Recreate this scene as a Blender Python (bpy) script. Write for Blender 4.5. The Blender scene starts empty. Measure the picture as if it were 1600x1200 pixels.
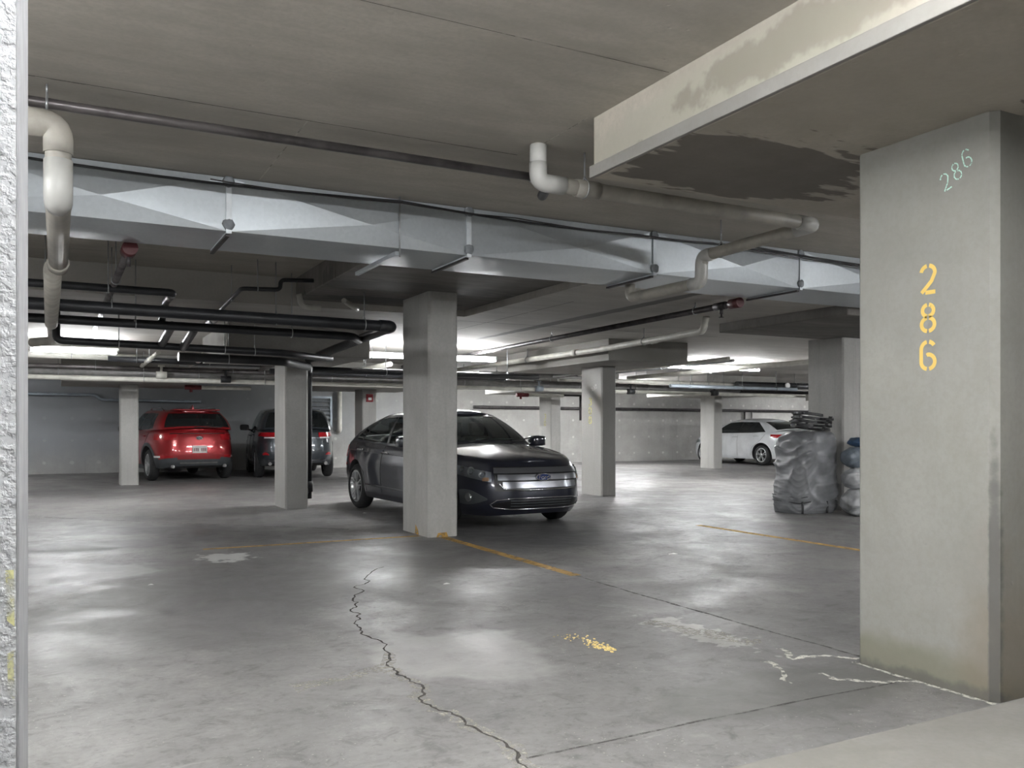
import bpy, bmesh, math, random
import numpy as np
from mathutils import Vector, Matrix, noise as mnoise

random.seed(7)
SC = bpy.context.scene
COL = SC.collection

# ------------------------------------------------------------------ camera, world, exposure
YAW = math.atan(709 / 1358.0)
cam_d = bpy.data.cameras.new('camera')
cam = bpy.data.objects.new('camera', cam_d)
COL.objects.link(cam)
cam.location = (0, 0, 1.2)
cam.rotation_euler = (math.pi / 2, 0, -YAW)
cam_d.sensor_fit = 'HORIZONTAL'
cam_d.sensor_width = 36.0
cam_d.lens = 36.0 * 1358 / 1600
cam_d.shift_y = (666 - 600) / 1600.0
cam_d.clip_start = 0.05
SC.camera = cam

world = bpy.data.worlds.new('garage_air')
SC.world = world
world.use_nodes = True
world.node_tree.nodes['Background'].inputs[0].default_value = (0.8, 0.85, 0.9, 1)
world.node_tree.nodes['Background'].inputs[1].default_value = 0.05

SC.view_settings.view_transform = 'Standard'
SC.view_settings.look = 'None'
SC.view_settings.exposure = 2.25
SC.view_settings.gamma = 1.0
SC.view_settings.use_curve_mapping = False
SC.cycles.use_denoising = True
SC.cycles.use_adaptive_sampling = True
SC.cycles.adaptive_threshold = 0.05
SC.cycles.adaptive_min_samples = 16
SC.cycles.max_bounces = 7
SC.cycles.diffuse_bounces = 5
SC.cycles.caustics_reflective = False
SC.cycles.caustics_refractive = False
SC.cycles.sample_clamp_indirect = 6.0
TUBE_STRENGTH = 62.0

# ------------------------------------------------------------------ material helpers
class NT:
    def __init__(self, name):
        self.m = bpy.data.materials.new(name)
        self.m.use_nodes = True
        self.t = self.m.node_tree
        self.b = self.t.nodes['Principled BSDF']
        self.out = self.t.nodes['Material Output']
        self.pos = None
    def n(self, typ, **kw):
        nd = self.t.nodes.new(typ)
        for k, v in kw.items():
            setattr(nd, k, v)
        return nd
    def l(self, a, b):
        self.t.links.new(a, b)
    def P(self):
        if self.pos is None:
            self.pos = self.n('ShaderNodeNewGeometry').outputs['Position']
        return self.pos
    def math(self, op, a, b=None, clamp=False):
        nd = self.n('ShaderNodeMath', operation=op, use_clamp=clamp)
        for i, v in enumerate((a, b)):
            if v is None: continue
            if isinstance(v, (int, float)): nd.inputs[i].default_value = v
            else: self.l(v, nd.inputs[i])
        return nd.outputs[0]
    def vmath(self, op, a, b=None):
        nd = self.n('ShaderNodeVectorMath', operation=op)
        for i, v in enumerate((a, b)):
            if v is None: continue
            if isinstance(v, (tuple, list)): nd.inputs[i].default_value = v
            else: self.l(v, nd.inputs[i])
        return nd
    def noise(self, scale, detail=4, rough=0.55, stretch=None, off=(0, 0, 0), dist=0.0):
        v = self.P()
        if stretch: v = self.vmath('MULTIPLY', v, stretch).outputs[0]
        if off != (0, 0, 0): v = self.vmath('ADD', v, off).outputs[0]
        nd = self.n('ShaderNodeTexNoise')
        nd.inputs['Scale'].default_value = scale
        nd.inputs['Detail'].default_value = detail
        nd.inputs['Roughness'].default_value = rough
        nd.inputs['Distortion'].default_value = dist
        self.l(v, nd.inputs['Vector'])
        return nd.outputs['Fac']
    def ramp(self, f, lo, hi, a=0.0, b=1.0):
        nd = self.n('ShaderNodeMapRange', interpolation_type='SMOOTHSTEP')
        nd.inputs['From Min'].default_value = lo
        nd.inputs['From Max'].default_value = hi
        nd.inputs['To Min'].default_value = a
        nd.inputs['To Max'].default_value = b
        self.l(f, nd.inputs['Value'])
        return nd.outputs['Result']
    def mix(self, f, a, b, mode='MIX'):
        nd = self.n('ShaderNodeMix', data_type='RGBA', blend_type=mode)
        if isinstance(f, (int, float)): nd.inputs[0].default_value = f
        else: self.l(f, nd.inputs[0])
        for i, v in ((6, a), (7, b)):
            if isinstance(v, (tuple, list)): nd.inputs[i].default_value = tuple(v) + (1,) if len(v) == 3 else v
            else: self.l(v, nd.inputs[i])
        return nd.outputs[2]
    def bump(self, h, strength=0.3, dist=0.01):
        nd = self.n('ShaderNodeBump')
        nd.inputs['Strength'].default_value = strength
        nd.inputs['Distance'].default_value = dist
        self.l(h, nd.inputs['Height'])
        self.l(nd.outputs[0], self.b.inputs['Normal'])
    def blob(self, c, r, ns=2.0, amp=0.9, soft=0.15, stretch=None):
        d = self.vmath('SUBTRACT', self.P(), c).outputs[0]
        d = self.vmath('DIVIDE', d, r).outputs[0]
        ln = self.vmath('LENGTH', d).outputs['Value']
        nz = self.noise(ns, 3, 0.6, stretch, (c[0] * 1.7, c[1] * 0.9, 3.1))
        ln = self.math('ADD', ln, self.math('MULTIPLY', self.math('SUBTRACT', nz, 0.5), amp * 2))
        return self.ramp(ln, 1 + soft, 1 - soft)

def simple(name, col, rough=0.5, metal=0.0, coat=0.0, spec=0.5, var=0.12, vs=6.0, bump=0.0):
    k = NT(name)
    f = k.noise(vs, 4)
    c = k.mix(k.ramp(f, 0.3, 0.7), tuple(x * (1 - var) for x in col), tuple(min(1, x * (1 + var)) for x in col))
    k.l(c, k.b.inputs['Base Color'])
    k.b.inputs['Roughness'].default_value = rough
    k.b.inputs['Metallic'].default_value = metal
    k.b.inputs['Specular IOR Level'].default_value = spec
    if coat:
        k.b.inputs['Coat Weight'].default_value = coat
        k.b.inputs['Coat Roughness'].default_value = 0.04
    if bump: k.bump(k.noise(vs * 12, 3), bump, 0.003)
    return k.m

def concrete(name, col, var=0.16, rough=0.75, stretch=None, stains_shade=(), bump=0.25, drip=0.0, pores=True, tie=False):
    k = NT(name)
    big = k.noise(0.55, 5, 0.6, stretch, dist=0.4)
    mid = k.noise(3.1, 6, 0.65, stretch)
    fine = k.noise(38, 3, 0.6)
    c = k.mix(k.ramp(big, 0.34, 0.68), tuple(x * (1 - var) for x in col), tuple(x * (1 + var) for x in col))
    c = k.mix(k.ramp(mid, 0.3, 0.75, 0, 0.55), c, tuple(x * (1 - var * 1.5) * f for x, f in zip(col, (1.0, 0.99, 0.95))))
    c = k.mix(k.ramp(fine, 0.35, 0.7, 0, 0.28), c, tuple(x * 0.72 for x in col))
    if drip:
        d = k.noise(1.0, 5, 0.7, (7.0, 7.0, 0.35))
        c = k.mix(k.ramp(d, 0.52, 0.72, 0, drip), c, tuple(x * 0.55 for x in col))
        d2 = k.noise(1.0, 5, 0.7, (11.0, 11.0, 0.5), (5, 2, 1))
        c = k.mix(k.ramp(d2, 0.58, 0.75, 0, drip * 0.8), c, tuple(min(1, x * 1.45) for x in col))
    if tie:
        sp = k.n('ShaderNodeSeparateXYZ'); k.l(k.P(), sp.inputs[0])
        fx = k.math('SUBTRACT', k.math('FRACT', k.math('MULTIPLY', sp.outputs[0], 1 / 0.62)), 0.5)
        fz = k.math('SUBTRACT', k.math('FRACT', k.math('MULTIPLY', sp.outputs[2], 1 / 0.56)), 0.5)
        r = k.math('SQRT', k.math('ADD', k.math('POWER', fx, 2), k.math('POWER', fz, 2)))
        r = k.math('ADD', r, k.math('MULTIPLY', k.noise(2.3, 2), 0.16))
        c = k.mix(k.ramp(r, 0.165, 0.12, 0, 0.75), c, tuple(min(1, x * 1.5) for x in col))
    rr = k.ramp(mid, 0.25, 0.75, rough - 0.08, min(1, rough + 0.08))
    for s in stains_shade:
        mk = k.blob(*s[0])
        c = k.mix(k.math('MULTIPLY', mk, s[2]), c, s[1])
    k.l(c, k.b.inputs['Base Color'])
    k.l(rr, k.b.inputs['Roughness'])
    h = fine
    if pores:
        v = k.n('ShaderNodeTexVoronoi'); v.inputs['Scale'].default_value = 9.0
        k.l(k.P(), v.inputs['Vector'])
        h = k.math('ADD', k.math('MULTIPLY', fine, 0.5), k.ramp(v.outputs['Distance'], 0.03, 0.1))
    k.bump(h, bump, 0.004)
    return k.m

def worn(name, col, rough=0.8, keep=0.5, scale=14.0, soft=0.12):
    """thin paint / deposit whose worn-off areas let the ground show through"""
    k = NT(name)
    k.b.inputs['Base Color'].default_value = (*col, 1)
    k.b.inputs['Roughness'].default_value = rough
    f = k.noise(scale, 6, 0.7)
    k.l(k.ramp(f, keep - soft, keep + soft), k.b.inputs['Alpha'])
    return k.m

M = {}
# floor
k = NT('floor_concrete')
big = k.noise(0.33, 6, 0.62, dist=0.8)
mid = k.noise(1.7, 7, 0.68, (1.0, 1.0, 1.0), (4, 9, 0), dist=0.5)
fine = k.noise(30, 4, 0.65)
c = k.mix(k.ramp(big, 0.33, 0.66), (0.172, 0.166, 0.165), (0.262, 0.254, 0.247))
c = k.mix(k.ramp(mid, 0.42, 0.72, 0, 0.55), c, (0.165, 0.160, 0.158))
c = k.mix(k.ramp(mid, 0.44, 0.27, 0, 0.45), c, (0.32, 0.312, 0.30))
c = k.mix(k.ramp(fine, 0.4, 0.75, 0, 0.4), c, (0.13, 0.125, 0.12))
gr = k.noise(6.5, 7, 0.72, None, (1, 3, 0), dist=0.6)
c = k.mix(k.ramp(gr, 0.50, 0.68, 0, 0.75), c, (0.11, 0.106, 0.103))
gr2 = k.noise(17, 6, 0.7, (0.8, 1.3, 1), (5, 2, 0), dist=0.8)
c = k.mix(k.ramp(gr2, 0.54, 0.70, 0, 0.6), c, (0.10, 0.097, 0.095))
c = k.mix(k.ramp(gr2, 0.40, 0.27, 0, 0.5), c, (0.38, 0.37, 0.35))
c = k.mix(k.ramp(gr, 0.44, 0.26, 0, 0.45), c, (0.34, 0.33, 0.31))
scr = k.noise(2.2, 6, 0.75, (0.5, 2.4, 1), (8, 1, 0), dist=1.2)
c = k.mix(k.ramp(scr, 0.60, 0.70, 0, 0.35), c, (0.12, 0.117, 0.115))
c = k.mix(k.ramp(scr, 0.36, 0.28, 0, 0.4), c, (0.37, 0.36, 0.34))
spk = k.noise(60, 2, 0.5)
spg = k.noise(1.3, 4, 0.6, None, (2, 7, 0))
c = k.mix(k.math('MULTIPLY', k.ramp(spk, 0.66, 0.72), k.ramp(spg, 0.46, 0.62, 0, 0.7)), c, (0.5, 0.48, 0.42))
rg = k.ramp(mid, 0.3, 0.7, 0.40, 0.60)
for (cc, r, ns, amp), colr, a in (
        (((0.52, 11.1, 0), (0.55, 0.5, 1), 2.5, 0.9), (0.10, 0.098, 0.10), 0.75),
        (((1.35, 10.6, 0), (0.45, 0.6, 1), 3.0, 0.9), (0.09, 0.088, 0.088), 0.8),
        (((0.55, 9.7, 0), (0.9, 0.35, 1), 2.5, 0.8), (0.12, 0.118, 0.12), 0.7),
        (((1.6, 7.2, 0), (1.5, 1.1, 1), 1.2, 0.7), (0.15, 0.145, 0.14), 0.6),
        (((3.0, 7.6, 0), (1.0, 0.8, 1), 1.6, 0.7), (0.15, 0.145, 0.145), 0.5),
        (((4.8, 9.6, 0), (1.3, 2.2, 1), 1.0, 0.4), (0.10, 0.10, 0.105), 0.7),
        (((2.9, 2.95, 0), (0.7, 0.3, 1), 2.5, 0.6), (0.13, 0.128, 0.12), 0.7),
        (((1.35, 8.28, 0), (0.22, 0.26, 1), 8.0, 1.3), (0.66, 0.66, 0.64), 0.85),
        (((0.7, 6.0, 0), (0.9, 1.1, 1), 1.8, 0.9), (0.14, 0.136, 0.134), 0.55),
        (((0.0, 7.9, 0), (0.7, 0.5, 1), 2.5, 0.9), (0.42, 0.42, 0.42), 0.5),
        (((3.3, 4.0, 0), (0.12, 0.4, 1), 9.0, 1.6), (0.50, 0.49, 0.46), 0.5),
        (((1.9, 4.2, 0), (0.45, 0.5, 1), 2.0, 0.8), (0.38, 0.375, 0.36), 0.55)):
    mk = k.blob(cc, r, ns, amp)
    c = k.mix(k.math('MULTIPLY', mk, a), c, colr)
k.l(c, k.b.inputs['Base Color'])
k.l(rg, k.b.inputs['Roughness'])
k.b.inputs['Specular IOR Level'].default_value = 0.5
k.bump(k.math('ADD', k.math('MULTIPLY', fine, 0.5), gr), 0.12, 0.006)
M['floor'] = k.m

WARM = (0.215, 0.203, 0.175)
M['ceiling'] = concrete('ceiling_concrete', (0.455, 0.428, 0.378), 0.17, 0.8, (0.6, 2.0, 1))
M['slab_b'] = concrete('lower_slab_concrete', (0.52, 0.503, 0.47), 0.14, 0.8, (0.6, 2.0, 1), stains_shade=(
    (((5.9, 9.2, 2.58), (0.10, 3.4, 0.5), 3.0, 0.35, 0.2), (0.10, 0.095, 0.09), 0.8),))  # long dark band is a cast shadow painted into the slab colour
M['panel_c0'] = concrete('drop_panel_concrete', (0.46, 0.425, 0.365), 0.14, 0.8, (1.2, 1.2, 1), stains_shade=(
    (((3.3, 3.55, 2.57), (0.75, 0.5, 0.12), 2.4, 0.75, 0.05, (1, 3.5, 1)), (0.13, 0.115, 0.10), 0.85),
    (((4.2, 2.1, 2.57), (0.55, 0.45, 0.12), 2.6, 0.8, 0.05, (1, 3.5, 1)), (0.13, 0.115, 0.10), 0.85),
    (((2.6, 3.1, 2.72), (0.12, 1.1, 0.13), 5.0, 0.7, 0.3), (0.40, 0.385, 0.32), 0.75),
    (((2.6, 2.5, 2.76), (0.12, 0.8, 0.1), 7.0, 0.9, 0.2), (0.22, 0.20, 0.16), 0.6)))
M['panel_c1'] = concrete('stained_panel_concrete', (0.19, 0.178, 0.165), 0.2, 0.8, (0.7, 2.6, 1), stains_shade=(
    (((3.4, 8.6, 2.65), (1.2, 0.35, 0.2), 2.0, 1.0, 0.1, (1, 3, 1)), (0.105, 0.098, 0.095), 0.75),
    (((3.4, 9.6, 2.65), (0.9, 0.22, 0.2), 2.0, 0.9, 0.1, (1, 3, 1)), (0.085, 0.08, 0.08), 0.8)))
M['panel'] = concrete('panel_concrete', (0.31, 0.30, 0.28), 0.16, 0.8)
M['column'] = concrete('column_concrete', (0.45, 0.445, 0.425), 0.13, 0.72, (1, 1, 0.6), drip=0.25)
M['column_c0'] = concrete('numbered_column_concrete', (0.275, 0.270, 0.247), 0.12, 0.72, (1, 1, 0.7), drip=0.10, stains_shade=(
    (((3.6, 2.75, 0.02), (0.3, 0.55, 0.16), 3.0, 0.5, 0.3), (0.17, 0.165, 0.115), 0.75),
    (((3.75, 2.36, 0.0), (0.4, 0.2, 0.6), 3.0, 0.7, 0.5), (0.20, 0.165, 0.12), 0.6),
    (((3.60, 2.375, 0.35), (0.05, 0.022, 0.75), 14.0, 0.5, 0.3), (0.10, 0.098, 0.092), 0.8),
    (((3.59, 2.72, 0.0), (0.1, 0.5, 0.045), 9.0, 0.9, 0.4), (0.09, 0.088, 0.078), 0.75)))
M['wall_back'] = concrete('back_wall_concrete', (0.38, 0.375, 0.36), 0.16, 0.78, None, drip=0.22, tie=True, stains_shade=(
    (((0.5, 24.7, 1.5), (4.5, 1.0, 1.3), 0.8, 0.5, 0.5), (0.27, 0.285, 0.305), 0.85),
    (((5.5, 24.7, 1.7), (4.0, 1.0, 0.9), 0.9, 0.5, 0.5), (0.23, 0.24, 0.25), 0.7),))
M['wall'] = concrete('wall_concrete', (0.32, 0.315, 0.30), 0.14, 0.8, drip=0.2)
M['pad'] = concrete('pad_concrete', (0.25, 0.24, 0.222), 0.14, 0.8)
k = NT('white_stucco')
st = k.noise(85, 3, 0.55); st2 = k.noise(30, 3, 0.6)
k.l(k.mix(k.ramp(st2, 0.35, 0.65), (0.34, 0.348, 0.355), (0.41, 0.418, 0.425)), k.b.inputs['Base Color'])
k.b.inputs['Roughness'].default_value = 0.85
k.bump(k.ramp(st, 0.36, 0.66), 0.55, 0.003)
M['stucco'] = k.m
M['bead'] = simple('grey_painted_corner', (0.24, 0.242, 0.25), 0.7, vs=12)
M['yellow_stain'] = worn('yellow_scuff', (0.62, 0.60, 0.28), 0.7, 0.5, 9)
# metals, pipes
k = NT('galvanised_sheet')
vz = k.n('ShaderNodeTexVoronoi'); vz.inputs['Scale'].default_value = 45
k.l(k.P(), vz.inputs['Vector'])
gl = k.noise(1.4, 4)
g = k.mix(k.ramp(vz.outputs['Color'], 0.2, 0.8), (0.53, 0.57, 0.60), (0.56, 0.60, 0.63))
g = k.mix(k.ramp(gl, 0.35, 0.7, 0, 0.4), g, (0.44, 0.47, 0.49))
k.l(g, k.b.inputs['Base Color'])
k.b.inputs['Metallic'].default_value = 0.55
k.b.inputs['Roughness'].default_value = 0.38
M['galv'] = k.m
M['mastic'] = simple('grey_duct_sealant', (0.22, 0.235, 0.25), 0.8, vs=20)
M['tape'] = simple('white_foil_tape', (0.72, 0.76, 0.79), 0.45, 0.2)
M['pvc'] = simple('white_drain_pipe', (0.50, 0.50, 0.475), 0.35, var=0.1, vs=4)
M['pvc_dirty'] = simple('beige_drain_pipe', (0.36, 0.342, 0.30), 0.45, var=0.16, vs=7)
M['black_pipe'] = simple('black_drain_pipe', (0.018, 0.019, 0.022), 0.42, var=0.3, vs=5)
M['dark_steel'] = simple('dark_steel_pipe', (0.055, 0.05, 0.052), 0.42, 0.4, var=0.35, vs=9)
M['rusty_steel'] = simple('old_sprinkler_pipe', (0.115, 0.105, 0.105), 0.38, 0.5, var=0.45, vs=4)
M['grey_pipe'] = simple('grey_pipe', (0.20, 0.195, 0.19), 0.5, 0.2, var=0.2)
M['light_pipe'] = simple('cream_pipe', (0.55, 0.54, 0.49), 0.5, var=0.12)
M['blue_grey'] = simple('blue_grey_conduit', (0.30, 0.34, 0.38), 0.45, 0.4)
M['steel'] = simple('galvanised_rod', (0.42, 0.43, 0.44), 0.4, 0.7)
M['red_paint'] = simple('red_coupling', (0.075, 0.012, 0.014), 0.5)
M['red_bright'] = simple('red_alarm_plastic', (0.26, 0.02, 0.03), 0.45)
M['red_coupling_bright'] = simple('dull_red_fitting', (0.16, 0.02, 0.025), 0.5)
M['cable'] = simple('black_cable', (0.02, 0.02, 0.022), 0.6)
M['fixture'] = simple('white_fixture_enamel', (0.75, 0.76, 0.76), 0.5)
k = NT('fluorescent_tube')
em = k.n('ShaderNodeEmission')
em.inputs[0].default_value = (0.97, 0.985, 1.0, 1)
em.inputs[1].default_value = TUBE_STRENGTH
k.l(em.outputs[0], k.out.inputs[0])
M['tube'] = k.m
# marks
M['yellow_line'] = worn('worn_yellow_line', (0.50, 0.30, 0.075), 0.75, 0.42, 11)
M['yellow_num'] = worn('stencil_yellow', (0.72, 0.50, 0.13), 0.7, 0.30, 40, 0.1)
M['yellow_pale'] = worn('pale_stencil_yellow', (0.60, 0.58, 0.25), 0.7, 0.42, 25)
M['chalk'] = worn('mint_chalk', (0.55, 0.80, 0.70), 0.9, 0.40, 120, 0.1)
M['chalk_white'] = worn('white_chalk', (0.75, 0.76, 0.72), 0.9, 0.45, 60)
M['crack'] = simple('crack_dark', (0.055, 0.05, 0.045), 0.9, var=0.4, vs=40)
M['joint'] = worn('floor_joint_dirt', (0.10, 0.095, 0.09), 0.9, 0.5, 16, 0.2)
M['salt'] = worn('white_salt_deposit', (0.60, 0.585, 0.53), 0.9, 0.47, 28, 0.08)
M['salt_soft'] = worn('pale_crack_edge', (0.46, 0.44, 0.38), 0.9, 0.56, 30, 0.16)
M['seam_light'] = worn('pale_form_seam', (0.50, 0.49, 0.43), 0.9, 0.44, 6, 0.12)
M['seam_dark'] = worn('dark_form_seam', (0.08, 0.075, 0.07), 0.9, 0.4, 5, 0.15)
M['crumbs'] = simple('yellow_paint_flakes', (0.66, 0.52, 0.22), 0.9, var=0.35, vs=60)
M['litter'] = simple('white_paper_scrap', (0.75, 0.75, 0.73), 0.9)

# ------------------------------------------------------------------ mesh helpers
def link(o, parent=None):
    COL.objects.link(o)
    if parent is not None: o.parent = parent
    return o
def tag(o, label=None, cat=None, group=None, kind=None):
    if label: o['label'] = label
    if cat: o['category'] = cat
    if group: o['group'] = group
    if kind: o['kind'] = kind
    return o
def mk(name, verts, faces, mat, parent=None, smooth=False, mats=None, mi=None):
    me = bpy.data.meshes.new(name)
    me.from_pydata([tuple(v) for v in verts], [], faces)
    for mm in (mats or [mat]): me.materials.append(M[mm] if isinstance(mm, str) else mm)
    if mi is not None:
        me.polygons.foreach_set('material_index', mi)
    if smooth:
        me.polygons.foreach_set('use_smooth', [True] * len(me.polygons))
    me.update()
    return link(bpy.data.objects.new(name, me), parent)
def empty(name, loc=(0, 0, 0), rz=0.0):
    o = bpy.data.objects.new(name, None)
    o.empty_display_size = 0.1
    o.location = loc; o.rotation_euler = (0, 0, rz)
    return link(o)
class MB:
    """collects shapes for ONE mesh object"""
    def __init__(self): self.v = []; self.f = []; self.s = []
    def add(self, vs, fs, smooth=False):
        o = len(self.v)
        self.v += [tuple(p) for p in vs]
        self.f += [tuple(i + o for i in f) for f in fs]
        self.s += [smooth] * len(fs)
        return self
    def box(self, x0, x1, y0, y1, z0, z1, b=0.0):
        if b <= 0:
            vs = [(x, y, z) for x in (x0, x1) for y in (y0, y1) for z in (z0, z1)]
            fs = [(0, 1, 3, 2), (4, 6, 7, 5), (0, 4, 5, 1), (2, 3, 7, 6), (0, 2, 6, 4), (1, 5, 7, 3)]
            return self.add(vs, fs)
        bm = bmesh.new()
        bmesh.ops.create_cube(bm, size=1)
        for v in bm.verts:
            v.co = ((x0 + x1) / 2 + v.co.x * (x1 - x0), (y0 + y1) / 2 + v.co.y * (y1 - y0), (z0 + z1) / 2 + v.co.z * (z1 - z0))
        bmesh.ops.bevel(bm, geom=list(bm.edges), offset=b, segments=2, affect='EDGES', profile=0.5)
        self.bm(bm); return self
    def bm(self, bm, smooth=False):
        bm.verts.index_update()
        self.add([v.co[:] for v in bm.verts], [[v.index for v in f.verts] for f in bm.faces], smooth)
        bm.free()
    def tube(self, pts, r, seg=12, bend=0.0, caps=True, nb=5):
        pts = [Vector(p) for p in pts]
        path = []
        for i, p in enumerate(pts):
            if 0 < i < len(pts) - 1 and bend > 0:
                a = (pts[i - 1] - p); b = (pts[i + 1] - p)
                d = min(bend, a.length * 0.48, b.length * 0.48)
                a = p + a.normalized() * d; b2 = p + b.normalized() * d
                for j in range(nb + 1):
                    t = j / nb
                    path.append(a * (1 - t) ** 2 + p * 2 * t * (1 - t) + b2 * t * t)
            else: path.append(p)
        n = len(path)
        rr = r if isinstance(r, (list, tuple)) else [r] * n
        tang = []
        for i in range(n):
            d = path[min(i + 1, n - 1)] - path[max(i - 1, 0)]
            tang.append(d.normalized())
        up = Vector((0, 0, 1)) if abs(tang[0].z) < 0.9 else Vector((1, 0, 0))
        x = tang[0].cross(up).normalized()
        vs = []; fs = []
        for i in range(n):
            x = (x - tang[i] * x.dot(tang[i])).normalized()
            y = tang[i].cross(x)
            for j in range(seg):
                a = 2 * math.pi * j / seg
                vs.append(path[i] + (x * math.cos(a) + y * math.sin(a)) * rr[i])
        for i in range(n - 1):
            for j in range(seg):
                j2 = (j + 1) % seg
                fs.append((i * seg + j, i * seg + j2, (i + 1) * seg + j2, (i + 1) * seg + j))
        o = len(self.v)
        self.add(vs, fs, True)
        if caps:
            self.f.append(tuple(o + j for j in range(seg))[::-1]); self.s.append(False)
            self.f.append(tuple(o + (n - 1) * seg + j for j in range(seg))); self.s.append(False)
        return self
    def lathe(self, prof, axis_o, axis_d, seg=24, closed=False):
        d = Vector(axis_d).normalized(); o = Vector(axis_o)
        up = Vector((0, 0, 1)) if abs(d.z) < 0.9 else Vector((1, 0, 0))
        x = d.cross(up).normalized(); y = d.cross(x)
        vs = []; fs = []
        for (r, h) in prof:
            for j in range(seg):
                a = 2 * math.pi * j / seg
                vs.append(o + d * h + (x * math.cos(a) + y * math.sin(a)) * r)
        n = len(prof)
        for i in range(n if closed else n - 1):
            for j in range(seg):
                j2 = (j + 1) % seg; i2 = (i + 1) % n
                fs.append((i * seg + j, i * seg + j2, i2 * seg + j2, i2 * seg + j))
        self.add(vs, fs, True); return self
    def build(self, name, mat, parent=None, fix=True):
        me = bpy.data.meshes.new(name)
        me.from_pydata(self.v, [], self.f)
        me.materials.append(M[mat] if isinstance(mat, str) else mat)
        me.polygons.foreach_set('use_smooth', self.s)
        if fix:
            bm = bmesh.new(); bm.from_mesh(me)
            bmesh.ops.recalc_face_normals(bm, faces=bm.faces); bm.to_mesh(me); bm.free()
        me.update()
        return link(bpy.data.objects.new(name, me), parent)
def box(name, mat, x0, x1, y0, y1, z0, z1, b=0.0, parent=None):
    return MB().box(x0, x1, y0, y1, z0, z1, b).build(name, mat, parent)
def ribbon2d(pts, width, jitter=0.0):
    """flat strip in 2D around a polyline; returns verts (x,y) and quads"""
    pts = [Vector(p) for p in pts]; vs = []; fs = []
    for i, p in enumerate(pts):
        d = (pts[min(i + 1, len(pts) - 1)] - pts[max(i - 1, 0)])
        if d.length < 1e-9: d = Vector((1, 0))
        d.normalize(); n = Vector((-d.y, d.x))
        w = width if not isinstance(width, (list, tuple)) else width[i]
        a = w / 2 * (1 + random.uniform(-jitter, jitter)); b = w / 2 * (1 + random.uniform(-jitter, jitter))
        vs += [p + n * a, p - n * b]
        if i: fs.append((2 * i - 2, 2 * i - 1, 2 * i + 1, 2 * i))
    return vs, fs
def floor_strip(name, mat, pts, width, z=0.0012, jitter=0.0, sub=0, wander=0.0, parent=None):
    pts = [Vector(p) for p in pts]
    for _ in range(sub):
        q = []
        for a, b in zip(pts[:-1], pts[1:]):
            m = (a + b) / 2; d = b - a
            m += Vector((-d.y, d.x)) * random.uniform(-wander, wander)
            q += [a, m]
        pts = q + [pts[-1]]
    v, f = ribbon2d(pts, width, jitter)
    return mk(name, [(p.x, p.y, z) for p in v], [tuple(reversed(q)) for q in f], mat, parent)

# ------------------------------------------------------------------ structure
X0, X1, Y0, Y1 = -12.0, 34.0, -7.0, 24.7
HA, HB = 2.90, 2.58
YS, XS, YD = 10.0, 4.55, 6.92
floor = tag(box('floor', 'floor', X0, X1, Y0, Y1, -0.25, 0.0), 'stained grey concrete garage floor', kind='structure')
ceiling = MB().box(X0, X1, Y0, YD, HA, HA + 0.35).box(X0, XS, YD, YS, HA, HA + 0.35).build('ceiling', 'ceiling')
tag(ceiling, 'brown-grey concrete garage ceiling slab', kind='structure')
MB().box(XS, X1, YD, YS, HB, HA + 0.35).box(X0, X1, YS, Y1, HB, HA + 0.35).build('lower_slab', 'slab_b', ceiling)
def panel(x0, x1, y0, y1, zb, zt, mat='panel', b=0.012):
    return box('drop_panel', mat, x0, x1, y0, y1, zb, zt + 0.05, b, ceiling)
# panel over the numbered pillar, with its thin lip along the bottom of the side
panel(2.62, 4.92, 1.35, 4.05, 2.57, HA, 'panel_c0')
box('panel_lip', 'panel', 2.60, 2.625, 1.35, 4.06, 2.57, 2.635, 0.004, ceiling)
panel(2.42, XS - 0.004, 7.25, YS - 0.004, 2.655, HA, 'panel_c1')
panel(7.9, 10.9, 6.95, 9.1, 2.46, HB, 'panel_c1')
panel(7.68, 9.25, 11.42, 14.9, 2.235, HB)
panel(2.0, 4.0, 12.1, 14.3, 2.18, HB)
for cx in (1.25, 6.3, 11.3, 16.6):
    panel(cx - 1.2, cx + 1.25, 18.2, 20.9, 2.05, HB)

def wallbox(name, mat, *a): return tag(box(name, mat, *a), kind='structure')
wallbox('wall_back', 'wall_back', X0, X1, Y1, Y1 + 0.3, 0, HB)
wallbox('wall_left', 'wall', X0 - 0.3, X0, Y0, Y1, 0, HA)
wallbox('wall_right', 'wall', X1, X1 + 0.3, Y0, Y1, 0, HA)
wallbox('wall_front', 'wall', X0, X1, Y0 - 0.3, Y0, 0, HA)
# white stucco wall end right beside the camera
sw = tag(box('wall_near', 'stucco', -1.9, -0.056, 1.50, 1.93, 0, HA, 0.0), 'white stucco wall end close at the left edge', kind='structure')
box('corner_bead', 'bead', -0.0555, -0.052, 1.503, 1.93, 0, HA, 0.0, sw)

# ------------------------------------------------------------------ columns
def column(x0, y0, sx, sy, top, label, mat='column', ch=0.022):
    vs = [(x0 + ch, y0), (x0 + sx - ch, y0), (x0 + sx, y0 + ch), (x0 + sx, y0 + sy - ch), (x0 + sx - ch, y0 + sy), (x0 + ch, y0 + sy), (x0, y0 + sy - ch), (x0, y0 + ch)]
    n = len(vs)
    v = [(a, b, 0) for a, b in vs] + [(a, b, top) for a, b in vs]
    f = [tuple(range(n))[::-1], tuple(range(n, 2 * n))] + [(i, (i + 1) % n, n + (i + 1) % n, n + i) for i in range(n)]
    o = mk('concrete_column', v, f, mat)
    return tag(o, label, 'column', 'concrete columns of the garage')
c0 = column(3.59, 2.36, 0.36, 0.745, 2.57, 'large foreground concrete column stencilled 286 in yellow', 'column_c0', 0.03)
c1 = column(3.53, 8.70, 0.345, 0.80, 2.66, 'tall concrete column standing in front of the dark sedan')
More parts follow.
